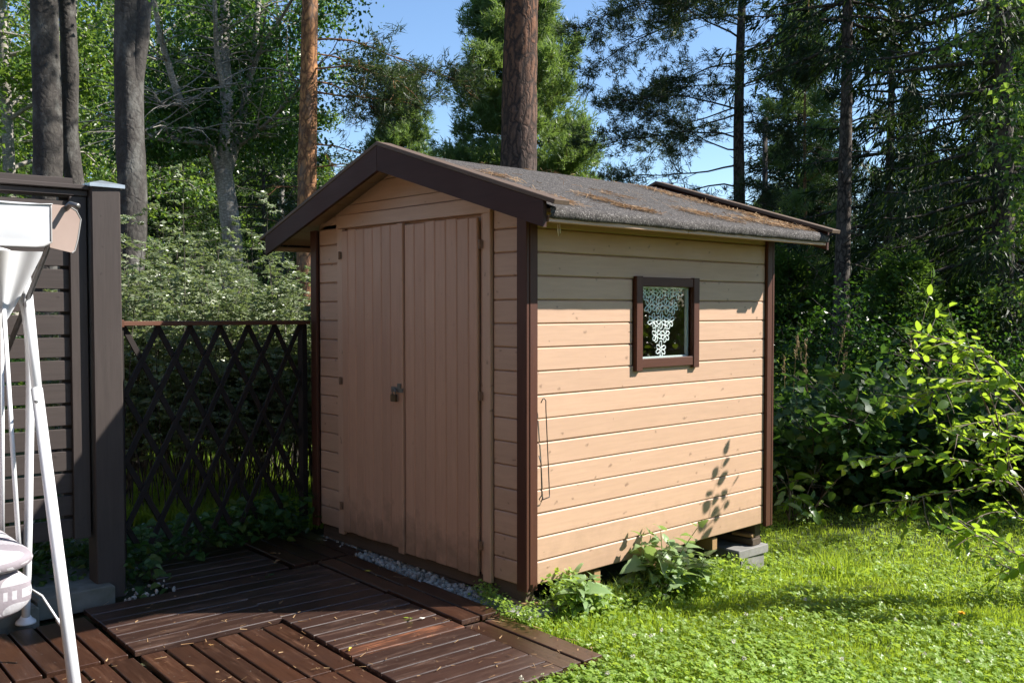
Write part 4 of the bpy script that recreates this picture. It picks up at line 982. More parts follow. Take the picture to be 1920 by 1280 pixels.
# orange pine between shed and birch
r_ = np.random.default_rng(21)
lim = [(h, azr(a), L, u, b, lf) for h, a, L, u, b, lf in
       [(3.85, 10, 1.3, .1, -.5, .35), (3.55, -20, 1.0, .2, -.6, .12), (3.05, 20, .9, .1, .3, .04), (2.8, 160, .6, .2, -.3, .03), (3.3, 200, .7, .2, -.3, .04), (2.55, -30, .7, .35, -.2, .03)]]
lim += [(4.5, azr(8), 1.6, .0, -.1, 1.1), (4.75, azr(-14), 1.6, .05, -.2, 1.3), (4.95, azr(35), 1.5, .1, -.3, 1.3), (4.6, azr(25), 1.3, .0, -.1, .8), (5.1, azr(2), 1.8, 0, -.3, 1.4)]
lim += [(6.6+i*.42, azr(i*137), 1.7*(1-.05*i)+.3, .35, -.2, 1.5) for i in range(13)]
tr, wd, lf = pine(21, 12.5, .143, lim, 10, .11, .012, 12, None, 28, bumps(8, .06, 5, .07), 130)
tree_obj('pine_tree', put(581, 11.6), 'sunlit orange-barked pine trunk rising behind the left roof edge of the shed', 'tree', wd, lf, M_BORANGE, M_PINED, None, tr)
# thick pine right behind the roof
lim = [(6.3+i*.45, azr(i*137), 2.3-.07*i, .25, -.2, 1.6) for i in range(18)]
tr, wd, lf = pine(33, 15, .222, lim, 9, .11, .014, 11, None, 40, bumps(5, .05, 4, .055), 220)
tree_obj('pine_tree', put(979, 9.7), 'thick reddish-brown pine trunk standing straight behind the shed roof', 'tree', wd, lf, M_BPINE, M_PINED, None, tr)
# pine with long spreading branches against the sky
lim = [(h+r_.normal(0, .12), azr(a+r_.normal(0, 32)), L*r_.uniform(.75, 1.1), u, b+r_.normal(0, .2), lf) for h, a, L, u, b, lf in
       [(6.9, 172, 3.2, .15, -.5, 1.5), (6.5, 195, 3.0, .1, -.4, 1.5), (6.1, 165, 2.9, .05, -.5, 1.1), (5.75, 185, 2.6, -.05, -.3, .8), (5.35, 175, 2.8, .1, -.55, .9), (5.0, 190, 3.1, .08, -.5, 1.1), (4.6, 170, 2.9, -.05, -.35, .8),
        (4.25, 182, 2.5, .12, -.5, .9), (4.0, 200, 2.1, -.05, -.4, .7), (3.75, 165, 2.2, 0, -.5, .8), (3.4, 185, 1.7, -.1, -.5, .6), (6.7, 10, 1.8, .2, -.4, 1.2), (6.0, -20, 1.6, .1, -.5, 1.), (5.2, 20, 1.5, 0, -.5, .8), (4.4, -5, 1.3, 0, -.5, .8), (3.9, 30, 1.1, 0, -.4, .7),
        (7.1, 150, 3.0, .1, -.4, 1.6), (7.4, 185, 3.6, .1, -.5, 1.6), (7.2, 210, 3.2, .1, -.4, 1.5), (7.6, 170, 3.2, .1, -.5, 1.5), (3.2, 140, 1.3, -.1, -.4, .5), (5.6, 150, 2.4, 0, -.4, .8), (4.8, 215, 2.3, 0, -.4, .8)]]
lim += [(7.8+i*.3, azr(i*137), 2.9-.17*i, .3, -.2, 1.4) for i in range(11)]
lim += [(r_.uniform(2.6, 7), azr(r_.uniform(0, 360)), r_.uniform(.3, 1.3), r_.normal(0, .3), r_.normal(0, .4), .25) for _ in range(26)]
tr, wd, lf = pine(44, 11, .150, lim, 12, .115, .015, 12, None, 18, bumps(6, .04, 4, .04), 90)
tree_obj('pine_tree', put(1386, 18), 'dark pine with long drooping branches spread against the sky beyond the roof end', 'tree', wd, lf, M_BDARK, M_PINED, None, tr)
# bare-stemmed conifer right of the shed
tr, wd, lf = spruce(55, 12, .150, 5.9, 2.3, 5, .34, .8, .03, .3, .8, seg=16, dead=16)
tree_obj('spruce_tree', put(1578, 15), 'bare grey conifer trunk standing tall just beyond the far end of the roof', 'tree', wd, lf, M_BDARK, M_SPRUCE, None, tr)
# thin pine and bare pole behind it
lim = [(2.6+i*.22, azr(i*137), 1.3*(1-.03*i)+.2, .2, -.3, 1.0) for i in range(28)]
tr, wd, lf = pine(56, 9.5, .06, lim, 10, .13, .02, 10, None, 10, None, 30)
tree_obj('pine_tree', put(1508, 22), 'slim young pine with a reddish stem between the dead pole and the bare conifer trunk', 'tree', wd, lf, M_BORANGE, M_PINE, None, tr)
g = Geo(); x, y, z = put(1431, 21); zt = 1.39+21*(578-222)/1777
tube(g, [(x, y, z-.1), (x+.03, y, 2.6), (x, y, zt)], [.075, .065, .058], 10, True, 0, bumps(2, .05)); t = thing('dead_trunk', (x, y, z), 'grey branchless dead trunk snapped off at the top beside the spreading pine', 'tree')
g.build('trunk', M_BDARK, t, True)
g = Geo(); r_ = np.random.default_rng(5)
for i in range(16):
    h = 2.2+i*.2; a = r_.random()*6.28; tube(g, path(r_, (x, y, h), unit(np.array([np.cos(a), np.sin(a), .2])), r_.uniform(.15, .6), 4, (0, 0, .1), .15), np.linspace(.010, .003, 4), 3, False)
g.build('broken_twigs', M_BDARK, t, True)
# bushy sunlit pines behind the shed
def bushy(seed, H, rc, z0, n, tufts=11):
    r = np.random.default_rng(seed); lim = []
    for i in range(n):
        u = ((i+r.random())/n)**.9; h = z0+(H-z0)*u; L = rc*((1-u**1.6)**.8 if seed != 62 else (1-u)**.9)*(.75+.25*min(1, u*5))*r.uniform(.75, 1.1)+.25; lim.append((h, i*2.4+r.normal(0, .3), L, .30+.4*u, .25, 1.2))
    return pine(seed, H+.3, .13, lim, tufts, .17, .028, 11, None, 10, None, 24, sub=8, clump=.24, spread=.55)
tr, wd, lf = bushy(61, 11.6, 2.6, 1.2, 130, 13)
cp = tree_obj('pine_tree', put(975, 25), 'big bushy sunlit pine filling the sky behind the thick pine trunk', 'tree', wd, lf, M_BORANGE, M_PINE, None, tr)
tr, wd, lf = bushy(62, 9.6, 2.6, 1.0, 95, 11)
tree_obj('pine_tree', put(752, 32), 'smaller bushy green pine above the left slope of the shed roof', 'tree', wd, lf, M_BORANGE, M_PINE, None, tr)

# dark spruces on the right
tr, wd, lf = spruce(71, 17, .17, 1.3, 2.7, 5, .42, 1.0, .030, .36, .95, .7)
s1 = tree_obj('spruce_tree', put(1880, 13.5), 'large dark spruce with heavy drooping boughs near the picture edge', 'tree', wd, lf, M_BDARK, M_SPRUCE, None, tr)
tr, wd, lf = spruce(72, 11, .12, 1.9, 2.3, 5, .48, .9, .030, .36, .95, .7, dead=8)
s2 = tree_obj('spruce_tree', put(1668, 17.5), 'dark hanging spruce between the bare conifer trunk and the large spruce', 'tree', wd, lf, M_BDARK, M_SPRUCE, None, tr)
tr, wd, lf = spruce(73, 12, .10, .5, 2.2, 6, .27, 1.1, .035, .30, .5, .4)
s3 = tree_obj('spruce_tree', put(1492, 27), 'mid-green spruce behind the slim young pine', 'tree', wd, lf, M_BDARK, M_SPRUCE, None, tr)

# the forest behind: shared kinds, each trunk its own tree
B1 = broadleaf(81, 13, .13, 1.6, 3.0, 30, 15000, .10, .6, clus=.24, droop=.12)
B2 = broadleaf(82, 10, .10, .8, 2.4, 26, 12000, .095, .5, clus=.22, droop=.08)
def kind(name, trip, mw, mc, px, d, label, group): return tree_obj(name, put(px, d), label, 'tree', trip[1], trip[2], mw, mc, group, trip[0])
LB = 'leafy light green birch in the woods behind the fence and the hedge'; GB = 'birches in the woods behind the yard'
LS = 'dark spruce deep in the woods behind the shed and garden'; GS = 'spruces deep in the woods'
LP = 'bushy pine deep in the woods behind the yard'; GP = 'pines deep in the woods'
k1 = kind('birch_tree', B1, M_BBIRCH, M_BIRCH, 20, 16, LB, GB); k2 = kind('birch_tree', B2, M_BBIRCH, M_BIRCH, 150, 17, LB, GB)
for i, (px, d, s) in enumerate([(-70, 19, 1.1), (90, 22, 1.15), (300, 23, 1.1), (215, 27, 1.2), (-160, 15, 1.), (420, 26, 1.0), (530, 31, 1.05), (20, 30, 1.3), (345, 33, 1.3), (-260, 22, 1.2)]):
    q = dup((k1, k2)[i % 2], put(px, d), i*1.7, s)
for i, (px, d, s) in enumerate([(330, 20, .62), (500, 24, .75), (250, 30, .95), (400, 34, 1.1), (120, 34, 1.1), (560, 38, .9), (610, 30, .6), (1560, 31, .62), (1640, 26, .5), (1735, 24, .48), (1800, 29, .62), (1905, 22, 1.1), (1990, 18, 1.1), (1460, 36, .7), (1700, 36, .8), (1860, 38, .9), (1600, 42, .85), (2100, 26, 1.2), (-40, 38, 1.2), (1950, 33, 1.2), (1770, 19, .42), (1535, 24, .5)]):
    q = dup((s3, s2, s3)[i % 3], put(px, d), i*2.1, s, LS, GS)
for i, (px, d, s) in enumerate([(665, 44, .75), (850, 52, .6), (1130, 48, .45), (1230, 52, .42), (1320, 50, .46), (1420, 46, .55), (480, 40, 1.0), (60, 44, 1.1), (1500, 52, .8), (1180, 60, .5), (1370, 62, .55), (900, 60, .6), (760, 60, .62), (1090, 58, .5), (570, 50, .8)]):
    q = dup(cp, put(px, d), i*1.3, s, LP, GP)
# trees just right of the picture that shade the yard's far end
q = dup(s2, (9.8, 17.0, -.4), 4.0, 1.15, 'dark spruce farthest out on the sunny side of the yard', None)
for i, (x, y, s, k) in enumerate([(11, -3.5, 1.0, 0), (13, -6.5, .9, 0), (16, -1, .9, 1), (-9.5, -6.5, 1.1, 1), (-11, -10, 1.1, 0), (-6, -15.5, 1.1, 2), (0, -16, 1.1, 2), (7, -16, 1.1, 2), (14, -14, 1.1, 2), (20, -9, 1., 2)]):  # unseen trees added beside and behind the camera to darken the ambient sky light
    dup((k1, k2, s3)[k], (x, y, -.2), i*1.9, s, 'unseen tree of the woods added round the camera to dim the sky light', 'added trees round the camera')
for i, (x, y, s) in enumerate([(4.8, 4.2, 1.0), (5.6, 5.6, 1.1), (6.6, 7.2, 1.1), (7.6, 9.0, 1.2), (5.2, 2.2, .9), (6.4, .5, 1.0)]): SUN_SIDE.append((x, y, s, i))
q = dup(k2, (1.35, 8.3, -.4), 2.6, .74, 'low leafy birch beyond the picture edge shading the far end of the lawn', None)
q = dup(k2, (2.4, 8.9, -.4), .6, .84, 'small leafy birch beyond the picture edge shading the currant bushes', None)

# ---------------- hedge and bushes
def feather_hedge(seed, h, rad):
    """upright canes carrying pinnate leaves, thick with small leaflets"""
    r = np.random.default_rng(seed); wd = Geo(); lf = Geo(); PO = []; AX = []; NR = []; LL = []
    for i in range(46):
        a = r.random()*6.28; rr = rad*np.sqrt(r.random()); p0 = (rr*np.cos(a), rr*np.sin(a), 0); L = h*r.uniform(.55, .95)*(1.10-.25*rr/rad)
        if r.random() < .14: L *= 1.2
        pt = path(r, p0, unit(np.array([r.normal(0, .16), r.normal(0, .16), 1])), L, 9, (r.normal(0, .2), r.normal(0, .2), 0), .05); tube(wd, pt, np.linspace(.0055, .0015, 9), 4, False)
        for j in range(30):
            t = r.uniform(.34, 1.0); q, dd = along(pt, np.array([t])); az = r.random()*6.28; d = unit(np.array([np.cos(az), np.sin(az), r.uniform(-.1, .5)])); ln = r.uniform(.10, .19)*(1.15-.55*t**3)
            m = 9; tt = np.linspace(.15, 1, m)[:, None]; mid = q[0]+d*ln*tt-np.array([0, 0, 1])*ln*.25*tt**2; sd = unit(np.cross(d, [0, 0, 1.])); 
            for s in (1, -1):
                PO.append(mid); AX.append(np.repeat((sd*s+d*.35)[None], m, 0)+r.normal(0, .3, (m, 3))); NR.append(np.tile(np.array(SDIR)*.7-np.array(FW)*.35, (m, 1))+r.normal(0, .55, (m, 3))); LL.append(.044*r.uniform(.7, 1.15, m)*(1.1-.5*tt[:, 0]**2))
    PO, AX, NR, LL = map(np.concatenate, (PO, AX, NR, LL)); kites(lf, PO, AX, NR, LL, LL*.5)
    return wd, lf
fh = [feather_hedge(s, h, .58) for s, h in ((91, 2.22), (92, 2.1))]
hs = []
for i, (px, d, lab) in enumerate([(252, 6.75, 'feathery hedge shrub right beside the capped fence post'), (355, 7.0, 'tall feathery hedge shrub with upright shoots behind the lattice panel'), (452, 7.25, 'feathery hedge shrub behind the lattice in front of the forked birch'), (548, 7.55, 'feathery hedge shrub in the corner against the shed wall')]):
    wd, lf = fh[i % 2]
    if i < 2: q = tree_obj('hedge_shrub', put(px, d), lab, 'shrub', wd, lf, M_BDARK, M_HEDGE, 'hedge behind the lattice panel'); hs.append(q)
    else: q = dup(hs[i % 2], put(px, d), i*1.9, 1.0, lab)
    for j in range(1):
        pass
for i, (px, d, s, lab) in enumerate([(300, 7.9, 1.02, 'rear hedge shrub behind the one by the fence post'), (420, 8.2, 1.0, 'rear hedge shrub showing above the middle of the lattice'), (520, 8.5, .98, 'rear hedge shrub beside the shed corner post')]):
    dup(hs[i % 2], put(px, d), i*2.3+.7, s, lab)
def bush(name, px, d, seed, label, h, rad, nl, leaf, mat, matobj, asp, group, nobj, cat='bush', stems=22, spread=.6, meshes=None, clus=.11, upr=.5, zlo=.12):
    wd, lf, (pos, ax, nr, L) = shrub(seed, stems, h, rad, nl, leaf, asp, spread, big=True, clus=clus, upr=upr, zlo=zlo)
    o = put(px, d); t = thing(name, o, label, cat, group); link('stems', wd.mesh('stems', M_BDARK, True), WM[t.name], t)
    toC = np.array((CX, CY, CZ-o[2]))-np.array((o[0], o[1], 0)); sc = pos@unit(toC[None])[0]; od = np.argsort(-sc); pick = od[:nobj*2][::2]; mask = np.ones(nl, bool); mask[pick] = False
    g = Geo(); ovals(g, pos[mask], ax[mask], nr[mask], L[mask], L[mask]*asp); k = link('foliage', g.mesh('foliage', mat), WM[t.name], t); k['kind'] = 'stuff'
    for i in pick: leaf_obj(t, np.array(o)+pos[i], ax[i], nr[i], L[i], meshes)
    return t
def leaf_mesh(name, prof, mat, fold=.25, curl=.18, n=5, tooth=0):
    """unit leaf along +X with midrib fold; prof(t) = half width"""
    vs = []; fs = []
    ts = np.linspace(0, 1, n+2)
    for t in ts:
        w = prof(t); z = -curl*t*t
        vs += [(t, 0, z), (t-.04*(tooth > 0), w, z+fold*w), (t-.04*(tooth > 0), -w, z+fold*w)]
    for i in range(n+1):
        a = 3*i; b = a+3; fs += [(a, b, b+1, a+1), (a, a+2, b+2, b)]
    me = bpy.data.meshes.new(name); me.from_pydata(vs, [], fs); me.materials.append(mat)
    for p_ in me.polygons: p_.use_smooth = True
    me.update(); return me
def obj_leaf_mat(src, name):
    """the same leaf material, varied per leaf object"""
    m = src.copy(); m.name = name; nt = m.node_tree
    oi = nt.nodes.new('ShaderNodeObjectInfo'); ge = [n for n in nt.nodes if n.type == 'NEW_GEOMETRY'][0]
    for l in list(ge.outputs['Random Per Island'].links): nt.links.new(oi.outputs['Random'], l.to_socket)
    return m
def leaf_obj(parent, p, ax, nr, L, meshes, name='leaf'):
    a = Vector(ax).normalized(); s = Vector(nr).cross(a).normalized(); n = a.cross(s)
    M = Matrix((a, s, n)).transposed().to_4x4(); M = T(p) @ M @ Matrix.Scale(float(L), 4)
    return link(name, meshes[rnd.randrange(len(meshes))], M, parent)
M_CURRO = obj_leaf_mat(M_CURR, 'currant_single_leaves'); M_CHERO = obj_leaf_mat(M_CHERRY, 'bird_cherry_single_leaves'); M_NETO = obj_leaf_mat(M_NETTLE, 'nettle_single_leaves'); M_COVO = obj_leaf_mat(M_COVER, 'cover_single_leaves')
lobes = lambda t: max(0, .42*math.sin(math.pi*min(1, t*1.04))**.6*(1+.22*math.cos(t*16)))*(1 if t < .98 else .1)
oval = lambda t: .30*math.sin(math.pi*min(1, t**.85))**.8+.002
heart = lambda t: (.40*(1-t)**.75*(1+.10*math.sin(t*40))*min(1, t*9+.15))+.002
CUR = [leaf_mesh('currant_leaf', lobes, M_CURRO, .2, c, 8) for c in (.1, .3)]
CHE = [leaf_mesh('cherry_leaf', oval, M_CHERO, f, c, 6) for f, c in ((.25, .12), (.4, .3), (.15, -.1))]
NET = [leaf_mesh('nettle_leaf', heart, M_NETO, .3, c, 9, 1) for c in (.25, .45)]
COV = [leaf_mesh('cover_leaf', lambda t: .46*math.sin(math.pi*min(1, t**.7))**.55+.002, M_COVO, .15, c, 6) for c in (.15, .3)]
bush('currant_bush', 1512, 8.75, 101, 'dark green currant bush against the far corner of the shed', 1.55, .75, 3000, .105, M_CURR, M_CURRO, .9, 'currant bushes along the lawn', 200, meshes=CUR)
bush('currant_bush', 1640, 8.9, 102, 'middle currant bush in deep shade with a few yellowing leaves', 1.45, .75, 3000, .10, M_CURR, M_CURRO, .9, 'currant bushes along the lawn', 180, meshes=CUR)
bush('currant_bush', 1765, 9.1, 103, 'shaded currant bush behind the bright foreground branches', 1.5, .8, 3000, .10, M_CURR, M_CURRO, .9, 'currant bushes along the lawn', 120, meshes=CUR)
bush('currant_bush', 1900, 9.0, 104, 'currant bush at the frame edge behind the bright branches', 1.6, .85, 2600, .10, M_CURR, M_CURRO, .9, 'currant bushes along the lawn', 40, meshes=CUR)
bush('dogwood_shrub', 1502, 7.75, 105, 'small pale-leaved shoot in front of the dark currant bushes', .62, .22, 60, .12, M_NETTLE, M_NETO, .5, None, 40, meshes=CHE, stems=5, spread=.3, clus=.05)
wd, lf, _ = shrub(106, 24, 2.5, .6, 8000, .07, .7, .5, .2); sh1 = tree_obj('leafy_shrub', put(1488, 12.8), 'glinting leafy shrub beside the far corner of the shed under the eave', 'shrub', wd, lf, M_BDARK, M_ALDER)
dup(sh1, put(1770, 13.2), 1.2, .8, 'leafy bright green shrub behind the currants under the large spruce'); dup(sh1, put(1905, 11), 2.2, .95, 'leafy shrub at the frame edge below the large spruce')
dup(sh1, put(320, 12.5), 3., .85, 'dark leafy shrub behind the hedge near the forked birch'); dup(sh1, put(520, 13.5), 4., .8, 'dark leafy shrub behind the hedge near the orange pine'); dup(sh1, put(130, 11.5), 5., .8, 'leafy shrub behind the slat fence at the foot of the grey trunks')
for x, y, s, i in SUN_SIDE: dup(sh1, (x, y, -.3), i*1.1, s, 'leafy shrub of the hedge on the sunny side of the lawn, outside the picture', 'shrubs on the sunny side')
Y1_ = spruce(111, 2.4, .03, .12, .85, 6, .16, 1.6, .035, .17, .15, .15, seg=7)
ys = tree_obj('young_spruce', put(1690, 12.0), 'bright young spruce with flat layered fronds beside the bare conifer trunk', 'tree', Y1_[1], Y1_[2], M_BDARK, M_YSPRUCE, None, Y1_[0])
dup(ys, put(1730, 14), 1, .9, 'second young spruce, a little behind the bright layered one'); dup(ys, put(1830, 13.4), 2.2, .95, 'young spruce in front of the large dark spruce trunk'); dup(ys, put(1590, 19), 3, 1.1, 'young spruce in half shade behind the bare conifer trunk')
dup(ys, put(1480, 17), 4, 1.2, 'young spruce in half shade left of the bare conifer trunk')
# birch sprays lit at the frame edge
def edge_birch():
    o = np.array(put(2080, 8.2)); r = np.random.default_rng(121); t = thing('birch_tree', tuple(o), 'sunlit birch sprays reaching in at the frame edge before the large spruce', 'tree'); g = Geo(); wd = Geo(); lf = Geo(); C = []
    z = np.linspace(0, 6.5, 14); tp_ = np.c_[.05*np.sin(z), .05*np.cos(z), z-.1]; tube(g, tp_, .07*(1-.11*z), 9)
    for i in range(16):
        h = 1.9+.26*i; a = azr(180+r.normal(0, 55)); pt = path(r, along(tp_, np.array([h/6.5]))[0][0], unit(np.array([np.cos(a), np.sin(a), .45])), r.uniform(.9, 1.45), 7, (0, 0, -.7), .08); tube(wd, pt, np.linspace(.013, .003, 7), 4, False)
        for _ in range(6):
            q, dd = along(pt, np.array([r.uniform(.35, 1)])); sp = path(r, q[0], unit(dd[0]+r.normal(0, .5, 3)), .45, 4, (0, 0, -.6), .1); tube(wd, sp, np.linspace(.004, .0015, 4), 3, False); C.append(along(sp, r.uniform(.1, 1, 6))[0])
    C = np.concatenate(C); n = 3800; pos = C[r.integers(0, len(C), n)]+r.normal(0, .05, (n, 3)); L = .055*r.uniform(.6, 1.2, n)
    kites(lf, pos, unit(r.normal(0, 1, (n, 3))-[0, 0, .6]), unit(r.normal(0, .6, (n, 3))+[0, 0, 1]), L, L*.75)
    link('trunk', g.mesh('trunk', M_BBIRCH, True), WM[t.name], t); link('branches', wd.mesh('branches', M_BDARK, True), WM[t.name], t); link('crown', lf.mesh('crown', M_BIRCH), WM[t.name], t)
edge_birch()

# bright shrub branches in the foreground
def cherry():
    r = np.random.default_rng(131); o = np.array(put(2015, 5.7)); t = thing('bird_cherry_shrub', tuple(o), 'bright backlit shrub with arching twigs reaching in over the lawn', 'shrub')
    S = [[(1990, 1120, 0), (1930, 960, -.1), (1885, 850, -.1), (1860, 750, -.15), (1815, 660, -.1), (1780, 612, -.05)],
         [(1975, 1010, 0), (1915, 915, -.1), (1850, 875, -.2), (1770, 858, -.3), (1700, 856, -.35), (1640, 857, -.4)],
         [(1985, 900, -.2), (1935, 760, -.35), (1880, 690, -.4), (1830, 655, -.4), (1770, 640, -.4), (1710, 618, -.4)],
         [(1960, 980, .1), (1890, 905, 0), (1810, 918, -.1), (1730, 930, -.2), (1660, 958, -.25)],
         [(1970, 850, 0), (1900, 735, -.2), (1820, 715, -.3), (1750, 735, -.4), (1690, 770, -.45)],
         [(2010, 1160, -.2), (1950, 1060, -.3), (1885, 1030, -.4), (1830, 1005, -.45), (1790, 1025, -.5)],
         [(2000, 1060, .1), (1940, 990, 0), (1870, 960, 0), (1800, 985, -.1)],
         [(2010, 980, .3), (1950, 860, .3), (1910, 780, .2), (1850, 790, .1), (1790, 800, 0)],
         [(1990, 1150, .1), (1945, 1080, .1), (1900, 1070, 0), (1850, 1040, 0)],
         [(1980, 880, -.1), (1910, 820, -.2), (1840, 830, -.2), (1760, 800, -.3)]]
    wd = Geo(); PO = []; AX = []; NR = []; LL = []
    def leaves_on(p, n, lo=.15):
        tt = np.linspace(lo, 1, n); q, dd = along(p, tt)
        for k in range(n):
            sd = unit(np.cross(dd[k], [0, 0, 1.]))*(1 if k % 2 else -1); ax = unit(sd*.9+dd[k]*.6+r.normal(0, .28, 3)-[0, 0, .18]); PO.append(q[k]+ax*.012); AX.append(ax); NR.append(unit(np.array([0, 0, .6])+np.array(SDIR)*.6+r.normal(0, .42, 3))); LL.append(.076*r.uniform(.6, 1.15)*(1.1-.25*tt[k]))
    for i, l in enumerate(S):
        e = P(*l[0][:2], 5.45+l[0][2]); b = o+[.10*math.cos(i*2.4), .10*math.sin(i*2.4), -.03]; tube(wd, arc([b, b*.55+e*.45+[0, 0, .12], e], 6), np.linspace(.014, .008, 13), 6, False)
        p = arc(np.array([P(a, b, 5.45+c) for a, b, c in l]), 6); n = len(p); tube(wd, p, np.linspace(.008, .0022, n), 5, False)
        ln = np.linalg.norm(np.diff(p, axis=0), axis=1).sum(); leaves_on(p, int(ln/.05), .3)
        for _ in range(int(ln*9.5)):
            tt = r.uniform(.22, .95); q, dd = along(p, np.array([tt])); sp = path(r, q[0], unit(dd[0]*.9+r.normal(0, .55, 3)+[0, 0, -.05]), r.uniform(.12, .32), 5, (0, 0, -.25), .08); tube(wd, sp, np.linspace(.003, .0012, 5), 4, False)
            leaves_on(sp, r.integers(4, 8))
    # top shoot whose leaf shadows fall on the boards of the shed
    s = np.array(SDIR)/SDIR.z; k = 1.10; w = lambda y, z, kk=k: np.array((0, y, z))+s*kk
    wy = unit(np.array((0, 1., 0))-s*s[1]/(s@s)); top = arc([P(1885, 850, 5.35), P(1815, 700, 5.4), w(1.45, .02), w(1.55, .24), w(1.67, .48)], 7); shoot = []
    for q0, n, L in ((top, 11, .078), (arc([w(1.47, .06), w(1.62, .14), w(1.76, .28)], 6), 6, .07)):
        tube(wd, q0, np.linspace(.005, .0012, len(q0)), 4, False)
        for i, tt in enumerate(np.linspace(.42 if q0 is top else .1, 1, n)):
            q, dd = along(q0, np.array([tt])); d2 = unit(dd[0]*.7+wy*(1. if i % 2 else -1.)*(tt < .97)+r.normal(0, .12, 3)); shoot.append((q[0]+d2*.012, d2, s+r.normal(0, .45, 3), L*r.uniform(.7, 1.1)))
    for a in shoot: leaf_obj(t, *a, CHE)
    link('twigs', wd.mesh('twigs', M_TWIG, True, o), WM[t.name], t)
    PO, AX, NR, LL = map(np.array, (PO, AX, NR, LL)); q = np.array([(p-np.array((CX, CY, CZ))) for p in PO]); dep = q@np.array(FW); sx = q@np.array(RT)/dep; vis = np.where(sx < .545)[0]; pick = vis[np.argsort(dep[vis])][:275]
    m = np.ones(len(PO), bool); m[pick] = False
    for i in pick: leaf_obj(t, PO[i], AX[i], NR[i], LL[i], CHE)
    g = Geo(); ovals(g, PO[m]-o, AX[m], NR[m], LL[m], LL[m]*.58, 0, .8, .85); k = link('foliage', g.mesh('foliage', M_CHERRY), WM[t.name], t); k['kind'] = 'stuff'
M_TWIG = simple('reddish_twig_bark', (.13, .075, .055), .7, 0, .3, (40, (.22, .19, .16)))
cherry()
# nettles at the foot of the wall
def nettle(loc, h, n, seed, label):
    r = np.random.default_rng(seed); t = thing('nettle_plant', loc, label, 'plant', 'nettles growing along the shed wall')
    for s_ in range(n):
        a = r.random()*6.28; p0 = np.array(loc)+[.07*np.cos(a), .07*np.sin(a), -.02]; L = h*r.uniform(.6, 1.05); pt = path(r, p0, unit(np.array([r.normal(.1, .22), r.normal(0, .22), 1])), L, 7, (.1, 0, 0), .05)
        g = Geo(); tube(g, pt, np.linspace(.004, .002, 7), 5, False); link('stem', g.mesh('stem', M_NETTLE, True, loc), WM[t.name], t)
        for k, tt in enumerate(np.linspace(.25, 1, 6)):
            q, dd = along(pt, np.array([tt])); az = k*1.57+a
            for sg in (0, np.pi):
                d = np.array([np.cos(az+sg), np.sin(az+sg), .15 if tt < .9 else .8]); leaf_obj(t, q[0]+unit(d)*.015, unit(d+r.normal(0, .15, 3)), np.array([0, 0, .55])+np.array(SDIR)*.6+unit(d)*.2+r.normal(0, .25, 3), (.135 if tt < .85 else .07)*r.uniform(.7, 1.15), NET)
nettle((.10, .26, -.12), .22, 5, 151, 'low nettle clump nearest the brown corner board')
nettle((.12, .86, -.15), .46, 6, 152, 'taller nettle clump below the window side of the wall')
nettle((.16, 1.10, -.17), .26, 5, 153, 'short nettle clump just beyond the taller nettle')

# ---------------- lawn
def inside_shed(x, y): return (x > -W-.05) & (x < .02) & (y > -.12) & (y < D+.03)
def on_deck(x, y):
    u = (x*DU.x+y*DU.y); v = (x*DV.x+y*DV.y); return (u < .715) & (v < -.14)
def scatter(n, p0, p1, d0, d1, r, pw=1.0):
    px = r.uniform(p0, p1, n); t = r.random(n); d = (d0**-pw+t*(d1**-pw-d0**-pw))**(-1/pw) if pw else d0*(d1/d0)**t
    f = np.array([-math.sin(YAW), math.cos(YAW)]); rt = np.array([RT.x, RT.y]); k = (px-960)/FPX
    x = CX+d*(f[0]+rt[0]*k); y = CY+d*(f[1]+rt[1]*k); return x, y, d
def blades(g, x, y, h, w, r, mi=0, lean=.5):
    n = len(x); z = gza(x, y)-.03; a = r.random(n)*6.28; sd = np.c_[np.cos(a), np.sin(a), np.zeros(n)]; b = r.random(n)*6.28; ln = (np.abs(r.normal(0, lean, n))*h)[:, None]; ld = np.c_[np.cos(b), np.sin(b), np.zeros(n)]
    p = np.c_[x, y, z]; up = np.array([0, 0, 1.]); h = h[:, None]; w = w[:, None]
    v = np.stack([p-sd*w, p+sd*w, p+up*h*.55+ld*ln*.35+sd*w*.8, p+up*h*.55+ld*ln*.35-sd*w*.8, p+up*h*.95+ld*ln], 1).reshape(-1, 3); i = np.arange(n)[:, None]*5
    g.add(v, i+[0, 1, 2, 3], i+[3, 2, 4], mi)
